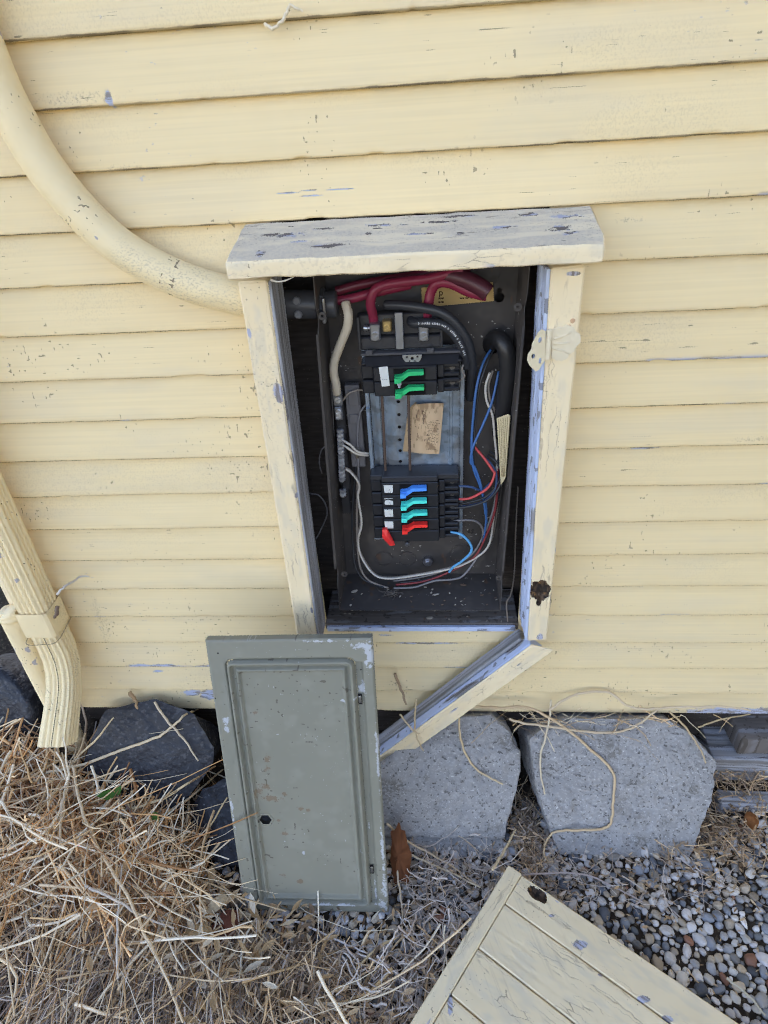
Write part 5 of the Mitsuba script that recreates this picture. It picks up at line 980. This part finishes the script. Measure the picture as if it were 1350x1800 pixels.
vine('thin twig crossing above the timbers at right', [(.659,-.060,-.002), (.696,-.050,.008), (.735,-.050,.026), (.788,-.040,.026)], 0.002, (0.4, 0.32, 0.19))
vine('straight pale straw stalk pointing up to the corner of the wooden door', [(.124,-.331,-.200), (.156,-.278,-.215), (.194,-.211,-.225)], 0.0032, (0.62, 0.5, 0.32))
vine('slender stem leaning out of the gap right of the panel cover', [(-.138,-.237,-.170), (-.078,-.255,-.225), (.020,-.297,-.245), (.089,-.348,-.245)], 0.0026, (0.58, 0.46, 0.3))
vine('second slender stem below the brown leaf', [(-.078,-.280,-.235), (-.009,-.304,-.243), (.095,-.351,-.243)], 0.0026, (0.62, 0.52, 0.36))
vine('pale stalk standing in front of the brown dead leaf', [(-.110,-.303,-.200), (-.108,-.341,-.235), (-.098,-.393,-.250), (-.092,-.480,-.250)], 0.0026, (0.64, 0.54, 0.4))
vine('long bent straw stalk lying over the dark boulder', [(-1.068,-.157,-.098), (-.956,-.135,-.082), (-.850,-.113,-.048), (-.761,-.097,-.021), (-.722,-.083,.002), (-.679,-.060,.030), (-.738,.140,-.187)], 0.0036, (0.6, 0.5, 0.34))
vine('straight twig crossing the right part of the dark boulder', [(-.768,-.040,.053), (-.726,-.076,.017), (-.683,-.102,-.021), (-.644,-.135,-.067)], 0.003, (0.56, 0.47, 0.34))
vine('thick stalk rising from the straw to the downspout mouth', [(-.948,-.228,-.092), (-.985,-.165,-.094), (-1.012,-.072,-.111), (-1.043,.018,-.114), (-1.111,.114,-.117)], 0.0042, (0.52, 0.36, 0.22))
vine('pale stalk lying beside the downspout mouth', [(-1.009,-.229,-.084), (-1.003,-.107,-.098), (-.930,-.112,-.021), (-.884,-.064,.017)], 0.003, (0.6, 0.48, 0.3))
vine('long straw stalk slanting from the boulder to the panel cover', [(-.806,-.233,-.136), (-.725,-.206,-.124), (-.659,-.185,-.088), (-.640,-.070,-.183)], 0.0032, (0.62, 0.5, 0.3))
vine('second straw stalk slanting toward the panel cover', [(-.729,-.246,-.147), (-.671,-.176,-.162), (-.618,-.075,-.189)], 0.0028, (0.6, 0.48, 0.31))
vine('straw stalk before the smaller boulder', [(-.628,-.343,-.174), (-.604,-.271,-.172), (-.559,-.201,-.126)], 0.0026, (0.58, 0.44, 0.24))
vine('longest pale grass stem running down through the dry grass', [(-.980,-.161,-.069), (-.905,-.277,-.082), (-.818,-.372,-.110), (-.728,-.453,-.120), (-.668,-.520,-.147), (-.598,-.593,-.162), (-.539,-.668,-.183)], 0.0036, (0.66, 0.52, 0.34))
vine('pale stem falling from the first toward the panel cover foot', [(-.837,-.436,-.122), (-.760,-.462,-.118), (-.690,-.483,-.150), (-.615,-.496,-.178)], 0.003, (0.62, 0.55, 0.46))
vine('upright pale stem at upper left of the dry grass', [(-.932,-.353,-.098), (-.962,-.272,-.079), (-.976,-.213,-.070), (-1.002,-.138,-.075)], 0.003, (0.62, 0.5, 0.34))
vine('straight pale stem at the bottom left of the dry grass', [(-.695,-.607,-.156), (-.716,-.550,-.137), (-.737,-.484,-.124), (-.770,-.383,-.126)], 0.0026, (0.6, 0.54, 0.46))
vine('whitish frayed stem lying below the panel cover foot', [(-.497,-.458,-.235), (-.421,-.447,-.235), (-.350,-.446,-.235), (-.283,-.467,-.240), (-.218,-.490,-.240), (-.169,-.506,-.240)], 0.0026, (0.62, 0.58, 0.56))
vine('straw stalk lying right of the panel cover foot', [(-.103,-.470,-.235), (-.155,-.501,-.237), (-.199,-.543,-.240)], 0.003, (0.6, 0.46, 0.26))
vine('slanting straw stalk at the bottom centre', [(-.113,-.536,-.235), (-.163,-.581,-.238), (-.232,-.605,-.240)], 0.003, (0.58, 0.42, 0.22))
vine('pair of pale grass blades crossing the gravel at lower right', [(.611,-.526,-.240), (.637,-.553,-.235), (.661,-.592,-.235)], 0.003, (0.55, 0.5, 0.38))
vine('thin brown rootlet bending over the gravel below the right chunk', [(.180,-.325,-.235), (.258,-.314,-.240), (.355,-.315,-.240), (.429,-.349,-.240), (.475,-.374,-.240)], 0.0022, (0.42, 0.36, 0.34))
vine('dry tendril curling out of the siding at the top of the wall', [(-.237,-.006,1.492), (-.223,-.020,1.486), (-.209,-.022,1.493), (-.202,-.016,1.502), (-.196,-.012,1.511), (-.188,-.016,1.507), (-.179,-.014,1.503)], 0.0022, (0.7, 0.62, 0.46))
vine('white strand of web and straw tied to the downspout', [(-.874,-.085,.474), (-.861,-.070,.485), (-.856,-.040,.477), (-.851,-.015,.471), (-.834,-.006,.465)], 0.0026, (0.56, 0.54, 0.5))
vine('dark twig stub stuck behind the downspout collar', [(-.888,-.080,.435), (-.890,-.090,.423), (-.896,-.095,.413)], 0.0042, (0.16, 0.11, 0.08))
vine('pair of twigs hanging on the loose rail', [(-.054,-.125,.176), (-.061,-.120,.062), (-.053,-.110,-.009), (-.042,-.105,-.051)], 0.002, (0.52, 0.42, 0.26))
vine('twig lying along the loose rail at the panel cover', [(-.095,-.125,.117), (-.065,-.120,.050), (-.052,-.110,.026)], 0.002, (0.56, 0.46, 0.3))
vine('short brown twig standing against the siding left of the loose rail', [(-.112,-.012,.137), (-.100,-.020,.097), (-.085,-.050,.065)], 0.0036, (0.34, 0.24, 0.15))
vine('short dead stub under the siding above the dark boulder', [(-.848,-.012,.060), (-.836,-.020,.044), (-.823,-.040,.026)], 0.0048, (0.36, 0.24, 0.13))
# a small green weed
WD = thing('weed', 'small green leafed weed sprouting from the straw before the dark boulder', 'weed')
def weedleaf(p, d, L, w, col):
    d = unit(np.array(d, float)); s = unit(np.cross(d, [0, -.5, .8])); n = np.cross(s, d); t = np.linspace(0, 1, 9); wid = w * np.sin(np.pi * t ** .8) * (1 + .35 * (np.arange(9) % 2)); c = np.array(p) + d * (L * t)[:, None] + np.array([0, 0, -1]) * (.12 * L * t ** 2)[:, None]
    v = np.vstack([c + s * wid[:, None] + n * wid[:, None] * .3, c, c - s * wid[:, None] + n * wid[:, None] * .3]); f = []
    for a in (0, 1): f += [(a * 9 + j, a * 9 + j + 1, a * 9 + 10 + j) for j in range(8)] + [(a * 9 + j, a * 9 + 10 + j, a * 9 + 9 + j) for j in range(8)]
    return trimesh.Trimesh(v, np.array(f), process=False), col
stem = [(-.772,-.287,-.143), (-.803,-.248,-.118), (-.847,-.217,-.101)]
add(WD + '__stem', tube(stem, [.0028, .0018], 7, 8), 'tint', smooth=True, color=(.17, .12, .10))
for p, d, L, w_ in (((-.847,-.217,-.101), (-1, -.1, .25), .055, .010), ((-.847,-.217,-.101), (.3, .4, .6), .03, .008), ((-.748,-.244,-.135), (.6, -.5, .1), .035, .008)):
    m, c = weedleaf(p, d, L, w_, (.09, .20, .05)); add(WD + '__leaf', m, 'tint_leaf', smooth=True, color=c)
